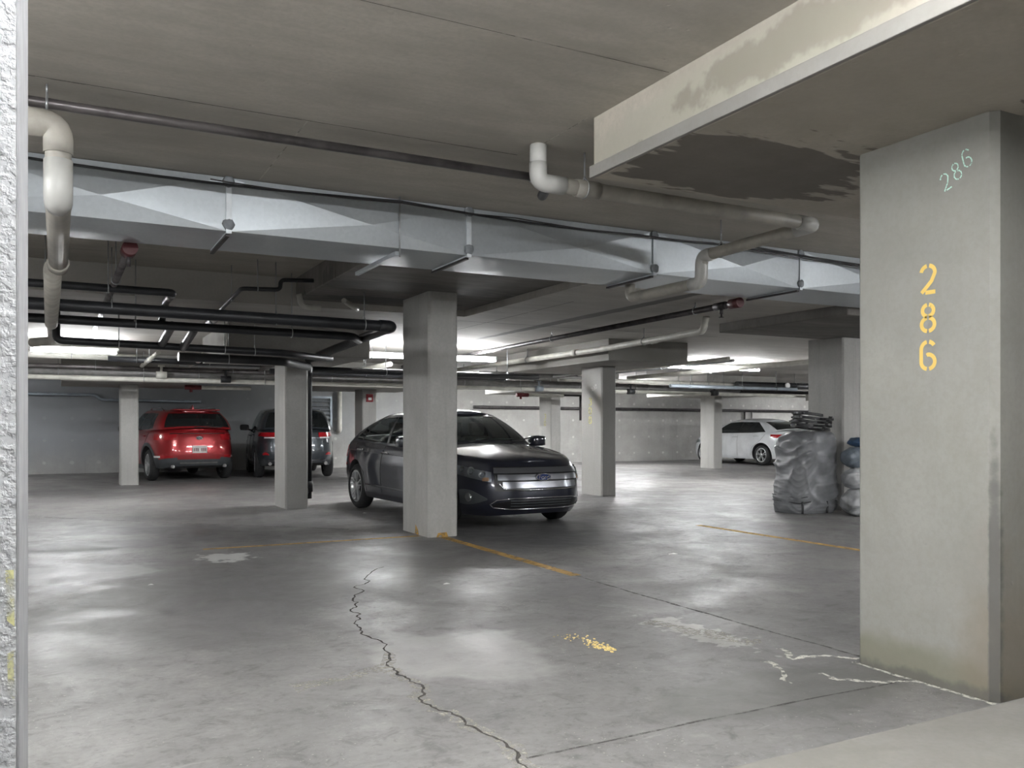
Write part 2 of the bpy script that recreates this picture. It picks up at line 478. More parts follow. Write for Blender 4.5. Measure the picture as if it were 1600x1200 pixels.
c2 = column(2.91, 12.65, 0.33, 0.72, 2.19, 'concrete column with black drain pipe running down its side')
c3 = column(8.26, 12.50, 0.30, 0.66, 2.24, 'concrete column with faded yellow number right of the dark sedan')
c4 = column(1.12, 19.3, 0.34, 0.5, 2.055, 'concrete column left of the red SUV')
c5 = column(16.5, 19.2, 0.30, 0.62, 2.055, 'concrete column in front of the white sedan')
c6 = column(6.2, 19.3, 0.34, 0.6, 2.055, 'concrete column with red fire alarm behind the dark sedan')
c7 = column(11.2, 19.3, 0.30, 0.62, 2.055, 'far concrete column just right of the dark sedan windshield')
c8 = column(9.86, 8.75, 0.50, 0.66, 2.47, 'wide concrete column behind the bags')

# ---- numbers painted on the columns
def arc(cx, cy, rx, ry, a0, a1, n=10):
    return [(cx + rx * math.cos(math.radians(a0 + (a1 - a0) * i / n)), cy + ry * math.sin(math.radians(a0 + (a1 - a0) * i / n))) for i in range(n + 1)]
DIG = {  # unit box, strokes broken like a stencil
    '2': [arc(.5, .72, .42, .24, 172, 100), arc(.5, .72, .42, .24, 80, -10, 12) + [(.72, .42), (.4, .22), (.10, .04)], [(.34, .04), (.95, .04)]],
    '8': [arc(.5, .75, .34, .2, 100, 262), arc(.5, .75, .34, .2, 80, -82), arc(.5, .27, .4, .23, 100, 262), arc(.5, .27, .4, .23, 80, -82)],
    '6': [arc(.5, .7, .42, .27, 30, 80, 6), arc(.5, .7, .42, .27, 100, 180, 8) + [(.08, .3)] + arc(.5, .28, .42, .25, 180, 260, 8), arc(.5, .28, .42, .25, 280, 450, 14) + [(.42, .5)]],
    '3': [arc(.5, .74, .38, .22, 150, 100, 6), arc(.5, .74, .38, .22, 80, -85), arc(.5, .28, .42, .25, 85, -80), arc(.5, .28, .42, .25, -100, -150, 6)],
    '0': [arc(.5, .5, .4, .46, 98, 262, 14), arc(.5, .5, .4, .46, 82, -82, 14)],
    '7': [[(.08, .95), (.92, .95), (.6, .5), (.4, .03)]],
}
def digits(parent, name, mat, face, chars, w, h, sw_, jit=0.0, off=0.0012):
    """face(u,v) -> world point on the column's -X side; one flat mesh per character"""
    for ch, (u0, v0, rot) in chars:
        V = []; Fc = []
        ca, sa = math.cos(rot), math.sin(rot)
        for st in DIG[ch]:
            P = []
            for a, b in st:
                x = (a - .5) * w; y = (b - .5) * h
                P.append((u0 + x * ca - y * sa, v0 + x * sa + y * ca))
            vs, fs = ribbon2d(P, sw_, jit)
            o = len(V); V += [face(p.x, p.y) for p in vs]; Fc += [tuple(i + o for i in q) for q in fs]
        mk(name, V, Fc, mat, parent)
f0 = lambda u, v: (3.59 - 0.0015, u, v)
# on the -X face, reading left to right runs towards -Y
fx = lambda X: (lambda u, v: (X - 0.0015, -u, v))
digits(c0, 'stencilled_digit', 'yellow_num', fx(3.59), [('2', (-2.69, 1.885, 0)), ('8', (-2.69, 1.705, 0)), ('6', (-2.69, 1.53, 0))], 0.085, 0.135, 0.019)
digits(c0, 'chalk_digit', 'chalk', fx(3.59), [('2', (-2.60, 2.315, .35)), ('8', (-2.545, 2.35, .35)), ('6', (-2.495, 2.395, .25))], 0.045, 0.085, 0.006, 0.3)
digits(c3, 'stencilled_digit', 'yellow_pale', fx(8.26), [('3', (-12.86, 1.63, 0)), ('0', (-12.86, 1.47, 0)), ('8', (-12.86, 1.31, 0))], 0.10, 0.13, 0.03)
digits(c3, 'chalk_digit', 'chalk_white', fx(8.26), [('3', (-12.80, 1.83, .3)), ('0', (-12.74, 1.86, .3)), ('8', (-12.68, 1.89, .3))], 0.05, 0.09, 0.014, 0.3)
digits(c7, 'stencilled_digit', 'yellow_pale', fx(11.2), [('3', (-19.6, 1.45, 0)), ('0', (-19.6, 1.28, 0))], 0.11, 0.14, 0.03)
# orange paint left at the foot of the middle column
def smear(parent, name, mat, pts):
    mk(name, pts, [tuple(range(len(pts)))], mat, parent)
smear(c1, 'paint_smear', 'yellow_line', [(3.62, 8.6985, 0.0), (3.76, 8.6985, 0.0), (3.74, 8.6985, 0.05), (3.64, 8.6985, 0.045)])
smear(c1, 'paint_smear', 'yellow_line', [(3.5285, 9.1, 0.0), (3.5285, 8.98, 0.0), (3.5285, 9.0, 0.05), (3.5285, 9.08, 0.11)])
# yellow-green scuffs on the stucco wall end
smear(sw, 'paint_smear', 'yellow_stain', [(-0.070, 1.4985, 0.985), (-0.059, 1.4985, 0.985), (-0.058, 1.4985, 0.90), (-0.068, 1.4985, 0.91)])
smear(sw, 'paint_smear', 'yellow_stain', [(-0.068, 1.4985, 0.86), (-0.059, 1.4985, 0.865), (-0.058, 1.4985, 0.79), (-0.066, 1.4985, 0.80)])

# ------------------------------------------------------------------ floor marks
def fline(name, x0, x1, y0, y1, mat='yellow_line'):
    n = 12
    V = []; Fq = []
    for i in range(n + 1):
        t = i / n
        if abs(x1 - x0) > abs(y1 - y0): V += [(x0 + (x1 - x0) * t, y0, 0.001), (x0 + (x1 - x0) * t, y1, 0.001)]
        else: V += [(x0, y0 + (y1 - y0) * t, 0.001), (x1, y0 + (y1 - y0) * t, 0.001)]
        if i: Fq.append((2 * i - 2, 2 * i - 1, 2 * i + 1, 2 * i))
    return mk(name, V, Fq, mat, floor)
fline('parking_line', 3.64, 3.74, 5.95, 8.68)
fline('parking_line', 1.25, 3.5, 8.86, 8.94)
fline('parking_line', 6.83, 6.93, 4.6, 8.3)
fline('parking_line', -4.0, -0.6, 8.9, 8.98)
crk = [(2.46, 7.07), (2.14, 6.48), (1.95, 6.28), (1.82, 5.88), (1.76, 5.6), (1.69, 5.52), (1.66, 5.22), (1.57, 4.94), (1.57, 4.72), (1.55, 4.39), (1.46, 4.15), (1.45, 3.97), (1.48, 3.8), (1.46, 3.68), (1.4, 3.53), (1.42, 3.42), (1.46, 3.31), (1.45, 3.18), (1.5, 2.95), (1.46, 2.7), (1.52, 2.4)]
floor_strip('crack_deposit', 'salt_soft', crk[9:], 0.075, 0.0008, 0.5, 2, 0.12, floor)
floor_strip('crack', 'crack', crk, 0.011, 0.0016, 0.7, 3, 0.16, floor)
floor_strip('floor_joint', 'joint', [(1.5, 2.76), (5.6, 2.74)], 0.012, 0.001, 0.6, 5, 0.01, floor)
floor_strip('floor_joint', 'joint', [(3.69, 5.95), (3.68, 4.4), (3.71, 3.15)], 0.02, 0.001, 0.6, 4, 0.01, floor)
floor_strip('floor_joint', 'joint', [(-0.16, 13.03), (1.46, 11.33), (3.0, 9.85)], 0.03, 0.001, 0.5, 3, 0.02, floor)
floor_strip('salt_deposit', 'salt', [(3.45, 3.49), (3.43, 3.4), (3.36, 3.3), (3.48, 3.3), (3.58, 3.25), (3.66, 3.14)], 0.035, 0.0013, 0.7, 2, 0.12, floor)
floor_strip('salt_deposit', 'salt', [(3.2, 3.33), (3.17, 3.2), (3.03, 2.99)], 0.03, 0.0013, 0.7, 2, 0.15, floor)
floor_strip('salt_deposit', 'salt', [(3.28, 3.05), (3.27, 2.93), (3.4, 2.82), (3.57, 2.76)], 0.03, 0.0013, 0.7, 2, 0.15, floor)
floor_strip('salt_deposit', 'salt_soft', [(3.2, 4.35), (3.3, 4.05), (3.35, 3.8), (3.42, 3.62)], 0.13, 0.0009, 0.6, 2, 0.1, floor)
floor_strip('salt_deposit', 'salt_soft', [(0.95, 4.0), (1.25, 4.05), (1.45, 4.12)], 0.12, 0.0009, 0.6, 2, 0.1, floor)
floor_strip('salt_deposit', 'salt', [(3.585, 3.12), (3.58, 2.7), (3.585, 2.34)], 0.03, 0.0014, 0.6, 4, 0.02, floor)
box('concrete_pad', 'pad', -1.0, 6.5, 0.2, 2.30, 0, 0.03, 0.006, floor)
# flakes of yellow paint, one small spill
bmf = MB()
for i in range(110):
    t = random.random() ** 1.6
    x = 2.62 - 0.02 * t + random.gauss(0, 0.02 + 0.03 * t); y = 3.88 + 0.42 * t + random.gauss(0, 0.015)
    s = random.uniform(0.004, 0.012) * (1.4 - t * 0.8)
    a = random.random() * 6.28
    P = [(x + s * math.cos(a + q), y + s * math.sin(a + q), 0.0) for q in (0, 1.7, 3.4, 4.9)]
    bmf.add(P + [(p[0] * 0.5 + x * 0.5, p[1] * 0.5 + y * 0.5, s * 0.5) for p in P], [(4, 5, 6, 7)] + [(j, (j + 1) % 4, 4 + (j + 1) % 4, 4 + j) for j in range(4)])
tag(bmf.build('paint_flakes', 'crumbs'), 'scattered yellow paint flakes on the floor in front', 'flakes', kind='stuff')
for i, (x, y, s, lab) in enumerate(((5.12, 6.55, 0.05, 'flat white paper scrap on the floor right of the yellow line'),
                                    (0.62, 7.1, 0.022, 'tiny white scrap on the floor at far left'),
                                    (2.62, 6.1, 0.03, 'white scrap lying between floor crack and yellow line'),
                                    (3.75, 11.6, 0.03, 'small white scrap by the dark sedan rear tyre'))):
    z = 0.0
    tag(MB().add([(x - s, y - s * .4, z), (x + s, y - s * .5, z), (x + s * .8, y + s * .5, z), (x - s * .7, y + s * .3, z), (x, y, 0.008), (x + s * .4, y + s * .1, 0.006)],
                 [(0, 1, 5, 4), (1, 2, 5), (2, 3, 4, 5), (3, 0, 4), (0, 3, 2, 1)]).build('paper_scrap', 'litter'), lab, 'litter', 'scraps on the floor')

# ceiling form seams
def cseam(x0, x1, y0, y1, w, mat, z=HA - 0.0012):
    if abs(x1 - x0) > abs(y1 - y0): V = [(x0, y0 - w / 2, z), (x1, y1 - w / 2, z), (x1, y1 + w / 2, z), (x0, y0 + w / 2, z)]
    else: V = [(x0 - w / 2, y0, z), (x0 + w / 2, y0, z), (x1 + w / 2, y1, z), (x1 - w / 2, y1, z)]
    mk('form_seam', V, [(0, 1, 2, 3)], mat, ceiling)
cseam(-3, 2.55, 4.81, 4.81, 0.008, 'seam_dark'); cseam(1.2, 1.9, 4.815, 4.815, 0.008, 'seam_light'); cseam(-.1, .6, 4.815, 4.815, 0.006, 'seam_light')
cseam(1.23, 1.23, 4.81, 6.12, 0.008, 'seam_light'); cseam(2.585, 2.585, 4.05, 4.62, 0.008, 'seam_light')
cseam(1.7, 2.3, 3.35, 3.35, 0.006, 'seam_light'); cseam(-3, 2.6, 3.35, 3.35, 0.004, 'seam_dark')
cseam(5.05, 5.05, 8.2, 13.5, 0.012, 'seam_dark', HB - 0.0012)
cseam(XS, 9, 10.4, 10.4, 0.02, 'seam_dark', HB - 0.0012); cseam(7, 20, 13.2, 13.2, 0.03, 'seam_dark', HB - 0.0012)
cseam(7, 20, 15.5, 15.5, 0.03, 'seam_dark', HB - 0.0012)

# ------------------------------------------------------------------ duct
duct = empty('air_duct', (1.0, 6.5, 2.53))
tag(duct, 'long galvanised sheet metal air duct hung under the ceiling', 'air duct')
def child(o, root):
    o.parent = root
    o.matrix_parent_inverse = Matrix.Translation(-Vector(root.location)) if root.rotation_euler.z == 0 else root.matrix_world.inverted()
    return o
DY0, DY1, DZ0, DZ1 = 6.15, 6.86, 2.53, 2.895
seams = [-4.3, -2.5, -0.75, 1.03, 2.83, 4.61, 6.35, 8.12, 9.9, 11.7]
for a, b in zip(seams[:-1], seams[1:]):
    g = 0.004; a += g; b -= g
    ax = (a + b) / 2 + 0.1
    zc = DZ0 + 0.14; bul = 0.045
    v = [(a, DY0, DZ0), (b, DY0, DZ0), (b, DY0, DZ1), (a, DY0, DZ1), (ax, DY0 - bul, zc),
         (a, DY1, DZ0), (b, DY1, DZ0), (b, DY1, DZ1), (a, DY1, DZ1), (ax, (DY0 + DY1) / 2, DZ0 - 0.008)]
    f = [(0, 1, 4), (1, 2, 4), (2, 3, 4), (3, 0, 4), (0, 5, 9), (5, 6, 9), (6, 1, 9), (1, 0, 9), (5, 8, 7, 6), (3, 2, 7, 8), (0, 3, 8, 5), (1, 6, 7, 2)]
    child(mk('duct_section', v, f, 'galv'), duct)
for i, s in enumerate(seams[1:-1]):
    child(MB().box(s - 0.018, s + 0.018, DY0 - 0.014, DY0, DZ0 - 0.016, DZ1).box(s - 0.012, s + 0.012, DY0, DY1 + 0.005, DZ0 - 0.012, DZ0).build('joint_flange', 'tape' if i in (2, 3) else 'galv'), duct)
    child(MB().box(s - 0.014, s + 0.014, DY0 + 0.03, DY1 + 0.02, DZ0 - 0.028, DZ0 - 0.012).build('bottom_rail', 'dark_steel'), duct)
    for z in (DZ0 + 0.045, DZ1 - 0.03):
        bm = bmesh.new()
        bmesh.ops.create_icosphere(bm, subdivisions=2, radius=1)
        for vv in bm.verts:
            n_ = mnoise.noise(vv.co * 2.3 + Vector((s, z * 9, 1)))
            vv.co = Vector((s + vv.co.x * (0.042 + .014 * n_), DY0 - 0.010 + vv.co.y * 0.012, z + vv.co.z * (0.042 + .014 * n_)))
        mb = MB(); mb.bm(bm, True)
        child(mb.build('sealant_patch', 'mastic'), duct)
child(MB().box(2.235, 2.265, DY0 + .02, DY1 + .3, DZ0 - 0.05, DZ0 - 0.02).build('bottom_rail', 'galv'), duct)
child(MB().tube([(2.245, 6.10, HA), (2.245, 6.10, 2.455)], 0.006, 8).build('hanger_rod', 'steel'), duct)

# cables sagging along the duct
def cable(pts, r, lab, mat='cable'):
    P = []
    for i in range(len(pts) - 1):
        a, b = Vector(pts[i]), Vector(pts[i + 1])
        n = 10; L = (b - a).length
        for j in range(n + (1 if i == len(pts) - 2 else 0)):
            t = j / n
            p = a.lerp(b, t); p.z -= 0.012 * L * 4 * t * (1 - t)
            P.append(p)
    return tag(MB().tube(P, r, 6).build('cable', mat), lab, 'cable')
cable([(-3.5, 6.09, 2.86), (-0.6, 6.09, 2.86), (2.24, 6.085, 2.865), (4.4, 6.085, 2.835), (5.6, 6.085, 2.86), (10, 6.09, 2.86)], 0.009, 'thick black cable slung along the front of the air duct')
cable([(0.9, 6.075, 2.85), (2.25, 6.072, 2.85), (3.2, 6.072, 2.845), (5.2, 6.072, 2.845), (7.4, 6.075, 2.81), (10, 6.075, 2.81)], 0.005, 'thin black wire hanging in front of the air duct', 'dark_steel')
cable([(5.3, 6.06, 2.84), (6.3, 6.06, 2.83), (7.6, 6.06, 2.77), (10, 6.06, 2.78)], 0.006, 'lowest black cable on the duct beside the foreground column')

# ------------------------------------------------------------------ pipes
def hanger(p, zt, r, mat='steel'):
    x, y, z = p
    mb = MB().tube([(x, y, zt), (x, y, z + r * 1.2)], 0.005, 6)
    return mb, r
def pipe(name, mat, pts, r, label, cat='pipe', bend=0.0, hangers=(), hang_axis='x', fittings=(), seg=14, grp=None, fit_mat=None, hang_mat='steel', sleeve=True):
    o = MB().tube(pts, r, seg, bend).build(name, mat)
    tag(o, label, cat, grp)
    for (x, y, z, zt) in hangers:
        mb = MB().tube([(x, y, zt), (x, y, z + r + 0.03)], 0.006, 6)
        ring = []
        for k_ in range(15):
            a = 2 * math.pi * k_ / 14
            q = (r + 0.006)
            ring.append((x + (q * math.sin(a) if hang_axis == 'y' else 0), y + (q * math.sin(a) if hang_axis == 'x' else 0), z + q * math.cos(a) * (1.0) + (0.02 if k_ in (0, 14) else 0)))
        mb.tube(ring, 0.006, 6, caps=False)
        mb.build('pipe_hanger', hang_mat, o)
    for (a, b, rr) in fittings:
        MB().tube([a, b], rr, seg).build('pipe_coupling', fit_mat or mat, o)
    return o
def fit(o, name, mat, a, b, r, seg=14):
    return MB().tube([a, b], r, seg).build(name, mat, o)

# near sprinkler main under the ceiling
p1 = pipe('sprinkler_pipe', 'rusty_steel', [(-4, 4.9, 2.805), (2.84, 4.9, 2.805)], 0.026, 'old steel sprinkler pipe under the near ceiling', hangers=((-0.05, 4.9, 2.805, HA), (2.7, 4.9, 2.805, HA)))
fit(p1, 'end_elbow', 'dark_steel', (2.84, 4.89, 2.80), (2.96, 5.22, 2.79), 0.034)
# white drain that zigzags on the right
p2 = pipe('drain_pipe', 'pvc_dirty', [(2.57, 4.58, HA), (2.57, 4.58, 2.675), (4.88, 4.58, 2.665), (4.84, 5.78, 2.64), (4.84, 5.80, 2.42), (4.76, 6.72, 2.405), (4.76, 6.72, 2.53)], 0.048,
          'white drain pipe zigzagging past the ceiling beam', bend=0.07, hangers=((2.9, 4.58, 2.674, HA), (4.84, 5.55, 2.645, HA)))
fit(p2, 'pipe_elbow', 'pvc', (2.57, 4.58, 2.895), (2.57, 4.58, 2.76), 0.052)
MB().tube([(2.57, 4.58, 2.79), (2.57, 4.58, 2.675), (2.75, 4.58, 2.674)], 0.055, 14, 0.07).build('pipe_elbow', 'pvc', p2)
MB().tube([(4.7, 4.58, 2.666), (4.88, 4.58, 2.665), (4.875, 4.76, 2.662)], 0.053, 14, 0.07).build('pipe_elbow', 'pvc', p2)
MB().tube([(4.845, 5.66, 2.642), (4.84, 5.79, 2.64), (4.84, 5.80, 2.42), (4.83, 5.92, 2.418)], 0.055, 14, 0.07).build('pipe_elbow', 'pvc', p2)
fit(p2, 'pipe_coupling', 'pvc_dirty', (2.83, 4.58, 2.674), (3.0, 4.58, 2.673), 0.054)
# left drain
p5 = pipe('drain_pipe', 'pvc_dirty', [(-2.0, 4.47, 2.62), (0.0, 4.5, 2.58), (0.0, 4.5, 2.25), (0.0, 6.3, 2.235)], 0.056, 'thick beige drain pipe dropping beside the white wall', bend=0.07)
MB().tube([(0.0, 4.5, 2.42), (0.0, 4.5, 2.25), (0.0, 4.62, 2.249)], 0.061, 16, 0.08).build('pipe_elbow', 'pvc', p5)
MB().tube([(-0.16, 4.497, 2.583), (0.0, 4.5, 2.58), (0.0, 4.5, 2.45)], 0.062, 16, 0.07).build('pipe_elbow', 'pvc_dirty', p5)
fit(p5, 'pipe_coupling', 'pvc_dirty', (0, 6.16, 2.236), (0, 6.31, 2.235), 0.064)
p6 = pipe('drain_pipe', 'pvc_dirty', [(-0.03, 6.34, 2.22), (-0.06, 9.6, 2.19), (-0.06, 9.6, 2.36), (-0.06, 11.6, 2.34), (-0.06, 12.4, 2.28), (-0.3, 12.6, 2.26)], 0.056, 'beige drain pipe running back behind the black pipes', bend=0.08)
# black cluster at left
YB1 = 9.12
bp1 = pipe('black_drain_pipe', 'black_pipe', [(-4, YB1 - .1, 2.35), (3.27, YB1, 2.30), (3.25, 12.9, 2.17), (3.31, 12.92, 2.1), (3.31, 12.94, 0.12)], 0.058,
           'thickest black drain pipe that turns down beside a column', bend=0.09,
           hangers=((0.45, YB1 - .03, 2.335, HA), (2.0, YB1, 2.31, HA), (2.95, YB1, 2.305, 2.66)))
fit(bp1, 'clean_out_collar', 'black_pipe', (3.31, 12.94, 0.38), (3.31, 12.94, 0.22), 0.075)
fit(bp1, 'clean_out_collar', 'black_pipe', (3.31, 12.94, 2.12), (3.31, 12.94, 1.98), 0.07)
MB().tube([(3.31, 12.94, 0.3), (3.22, 12.85, 0.16), (3.2, 12.83, 0.0)], 0.05, 12, 0.05).build('pipe_branch', 'black_pipe', bp1)
MB().tube([(3.12, YB1, 2.302), (3.27, YB1, 2.30), (3.27, YB1 + .16, 2.295)], 0.066, 14, 0.09).build('pipe_elbow', 'black_pipe', bp1)
bp2 = pipe('black_drain_pipe', 'black_pipe', [(-4, 9.5, 2.27), (3.0, 9.72, 2.235), (3.2, 10.1, 2.23)], 0.046, 'second black drain pipe just below the thickest one', bend=0.12,
           hangers=((0.7, 9.64, 2.247, HA), (2.3, 9.7, 2.238, HA)))
bp3 = pipe('black_drain_pipe', 'black_pipe', [(-4, 8.6, 2.465), (0.95, 8.66, 2.445), (0.95, 9.3, 2.44), (0.95, 9.7, 2.28)], 0.036, 'uppermost thin black pipe with an elbow', bend=0.06,
           hangers=((-0.1, 8.64, 2.45, HA), (0.4, 8.65, 2.448, HA)))
fit(bp3, 'pipe_elbow', 'grey_pipe', (0.95, 8.72, 2.444), (0.95, 8.98, 2.441), 0.038)  # grey length paints the whitish sheen just past the elbow
bp4 = pipe('black_drain_pipe', 'black_pipe', [(-0.02, 10.6, 2.44), (-0.02, 10.6, 2.13), (2.4, 10.75, 2.10), (3.2, 11.3, 2.09)], 0.042, 'lowest long black pipe below the black bundle', bend=0.07,
           hangers=((0.6, 10.64, 2.12, HB), (1.75, 10.71, 2.11, HB), (2.1, 10.73, 2.1, HB)))
for i, x in enumerate((1.05, 1.28)):
    MB().tube([(x, 9.66, 2.25), (x, 9.78, 2.24), (x, 10.68, 2.14)] if i == 0 else [(x, 9.68, 2.25), (x, 9.80, 2.22), (x, 10.72, 2.11)], 0.045, 14, 0.08).build('pipe_branch', 'black_pipe', bp2)
bp5 = pipe('black_drain_pipe', 'black_pipe', [(1.3, 11.3, 2.05), (2.6, 11.4, 2.04), (3.2, 12.5, 2.06)], 0.055, 'short black pipe leading toward the column with the downpipe', bend=0.1, hangers=((1.9, 11.35, 2.045, HB),))
bp6 = pipe('black_drain_pipe', 'black_pipe', [(3.3, 13.1, 2.06), (7.4, 13.2, 2.05)], 0.05, 'straight black pipe behind the middle column', hangers=((4.6, 13.13, 2.055, HB), (6.8, 13.2, 2.05, HB)))
# thin bent conduit near middle column panel
pipe('black_conduit', 'black_pipe', [(2.36, 9.0, 2.72), (2.02, 9.0, 2.70), (2.02, 9.0, 2.60), (1.65, 9.1, 2.60), (1.6, 9.9, 2.50), (1.6, 10.6, 2.45)], 0.022, 'thin black bent conduit left of the ceiling panel', bend=0.05,
     hangers=((1.62, 9.5, 2.55, HA), (1.8, 9.05, 2.6, HA)))
pipe('drain_pipe', 'pvc', [(1.62, 10.02, 2.47), (1.62, 11.5, 2.44)], 0.04, 'short white pipe length behind the bent black conduit', hangers=((1.62, 10.7, 2.455, HB),), hang_axis='y')
pipe('drain_stub', 'light_pipe', [(2.36, 9.62, 2.66), (2.40, 9.66, 2.54), (2.62, 9.7, 2.53)], 0.032, 'small beige pipe elbow under the ceiling panel', bend=0.05)
pipe('drain_stub', 'light_pipe', [(2.85, 9.55, 2.615), (3.02, 9.75, 2.58), (3.1, 9.85, 2.57)], 0.03, 'tiny white pipe stub left of the middle column', bend=0.04)
# sprinkler with red coupling, left
p7 = pipe('sprinkler_pipe', 'rusty_steel', [(0.46, 7.0, 2.50), (0.40, 14.2, 2.42)], 0.03, 'steel sprinkler branch with red coupling below the duct at left', hangers=((0.45, 8.4, 2.485, HA),), hang_axis='y')
fit(p7, 'red_coupling', 'red_paint', (0.465, 6.89, 2.502), (0.46, 7.07, 2.50), 0.055)
fit(p7, 'sprinkler_head', 'dark_steel', (0.462, 7.0, 2.47), (0.462, 7.0, 2.38), 0.014)
# right: sprinkler branch with red cap, white pipe
p3 = pipe('sprinkler_pipe', 'dark_steel', [(6.28, 7.02, 2.485), (6.42, 12.1, 2.475), (6.5, 17.5, 2.47)], 0.033, 'dark sprinkler branch with red end cap', hang_axis='y',
          hangers=((6.30, 7.65, 2.484, HB), (6.40, 11.0, 2.478, HB), (6.47, 15.6, 2.472, HB)))
fit(p3, 'red_end_cap', 'red_paint', (6.277, 6.90, 2.485), (6.28, 7.05, 2.485), 0.052)
fit(p3, 'pipe_tee', 'dark_steel', (6.282, 7.13, 2.485), (6.285, 7.3, 2.485), 0.042)
MB().tube([(6.283, 7.2, 2.45), (6.283, 7.2, 2.40)], 0.02, 10).tube([(6.283, 7.2, 2.40), (6.283, 7.2, 2.365)], 0.010, 8).lathe([(0.0, -0.001), (0.028, 0), (0.028, 0.004), (0, 0.005)], (6.283, 7.2, 2.362), (0, 0, 1), 12).build('sprinkler_head', 'dark_steel', p3)
p4 = pipe('water_pipe', 'light_pipe', [(7.22, 8.55, HB), (7.22, 8.62, 2.40), (7.40, 11.2, 2.385), (7.42, 17.3, 2.38)], 0.045, 'cream pipe passing in front of the concrete drop panel', bend=0.06, hang_axis='y',
          hangers=((7.32, 10.0, 2.392, HB), (7.41, 13.6, 2.384, HB)))
fit(p4, 'pipe_coupling', 'light_pipe', (7.31, 9.7, 2.394), (7.315, 9.82, 2.393), 0.052)
fit(p4, 'pipe_coupling', 'light_pipe', (7.40, 11.9, 2.386), (7.40, 12.05, 2.386), 0.052)

# far pipe run that crosses the whole garage
YF = 17.4
RUN = 'long pipe run crossing the far side of the garage'
def far(nm, mat, x0, x1, y, z0, z1, r, lab, hs=(), rod='steel'):
    return pipe(nm, mat, [(x0, y, z0), (x1, y, z1)], r, lab, hangers=[(x, y, z0 + (z1 - z0) * (x - x0) / (x1 - x0), HB) for x in hs], hang_mat=rod, seg=10)
cream = far('cream_pipe', 'light_pipe', -6, 21.0, YF, 2.085, 2.015, 0.045, 'cream coloured pipe, lowest of the long far run', (1.4, 3.6, 6.5, 9.3, 12.5))
far('grey_pipe', 'grey_pipe', -6, 16.0, YF + 0.25, 2.21, 2.16, 0.075, 'fat grey pipe above the cream pipe in the far run', (0.0, 2.4, 5.0, 8.0, 11.0, 13.0))
far('light_grey_pipe', 'light_pipe', 10.0, 15.1, YF - 0.5, 2.26, 2.25, 0.05, 'pale pipe above the far run at right', (10.6, 11.0, 11.4, 13.4, 13.8, 14.3, 14.8))
o = far('black_far_pipe', 'black_pipe', 15.2, 20.5, YF - 0.55, 2.25, 2.26, 0.085, 'thick black pipe with white end ring at far right', (17.2, 18.6))
fit(o, 'end_ring', 'fixture', (16.85, YF - .66, 2.255), (16.85, YF - 0.62, 2.255), 0.075)
far('dark_far_pipe', 'dark_steel', 9.6, 20.0, YF + 0.55, 2.16, 2.13, 0.06, 'dark steel pipe low in the far run at right', (10.4, 12.2, 15.4))
far('steel_conduit', 'steel', 2.0, 16.0, YF - 0.2, 2.33, 2.30, 0.022, 'thin steel conduit above the far pipe run')
far('maroon_pipe', 'rusty_steel', -6, 8.0, YF + 0.05, 2.29, 2.25, 0.04, 'thin rusty pipe above the far run at left', (0.6, 3.0))
far('black_far_pipe', 'black_pipe', 0.75, 3.3, 16.3, 2.35, 2.33, 0.05, 'short black pipe crossing high above the red SUV', (1.2, 2.4))
far('black_far_pipe', 'black_pipe', 3.4, 8.2, 16.0, 2.20, 2.18, 0.05, 'black pipe crossing above the grey SUV', (4.1, 5.2))
far('pale_duct_pipe', 'light_pipe', -3.0, 1.2, 16.6, 2.42, 2.40, 0.06, 'wide pale pipe high at left above the lamp', (0.2,))
far('grey_far_pipe', 'grey_pipe', 7.8, 10.4, 16.4, 2.30, 2.29, 0.055, 'grey pipe stub left of the number column', (8.2, 8.6))
far('blue_grey_pipe', 'blue_grey', 12.6, 16.6, 16.2, 2.14, 2.13, 0.045, 'blue-grey pipe low in the far run at right', (13.2, 14.8, 15.9))
for i, (x, y0, y1, z, r, mt, lab) in enumerate((
        (11.3, 12.6, 17.0, 2.44, 0.03, 'steel', 'slender steel pipe running away under the far right lamp'),
        (5.2, 14.6, 17.6, 2.30, 0.045, 'light_pipe', 'pale pipe running away behind the middle column'),
        (2.2, 14.0, 17.4, 2.40, 0.07, 'light_pipe', 'broad pale pipe running away above the red SUV'),
        (10.2, 11.5, 17.2, 2.36, 0.035, 'light_pipe', 'pale pipe running away beside the far right lamp'),
        (12.4, 11.5, 17.6, 2.40, 0.05, 'light_pipe', 'wide pale pipe running away above the far right run'),
        (9.55, 12.0, 17.3, 2.30, 0.022, 'steel', 'slim steel conduit running away right of the number column'),
        (1.35, 14.2, 17.2, 2.32, 0.035, 'light_pipe', 'short pale pipe leading back at left above the red SUV'),
        (3.5, 14.6, 17.5, 2.34, 0.05, 'grey_pipe', 'grey pipe leading back right of the red SUV'),
        (-0.5, 14.3, 17.3, 2.33, 0.04, 'grey_pipe', 'grey pipe leading back beside the left lamp'))):
    pipe('ceiling_pipe', mt, [(x, y0, z), (x, y1, z - 0.02)], r, lab, hang_axis='y', hangers=((x, (y0 + y1) / 2, z - .01, HB),), seg=10)
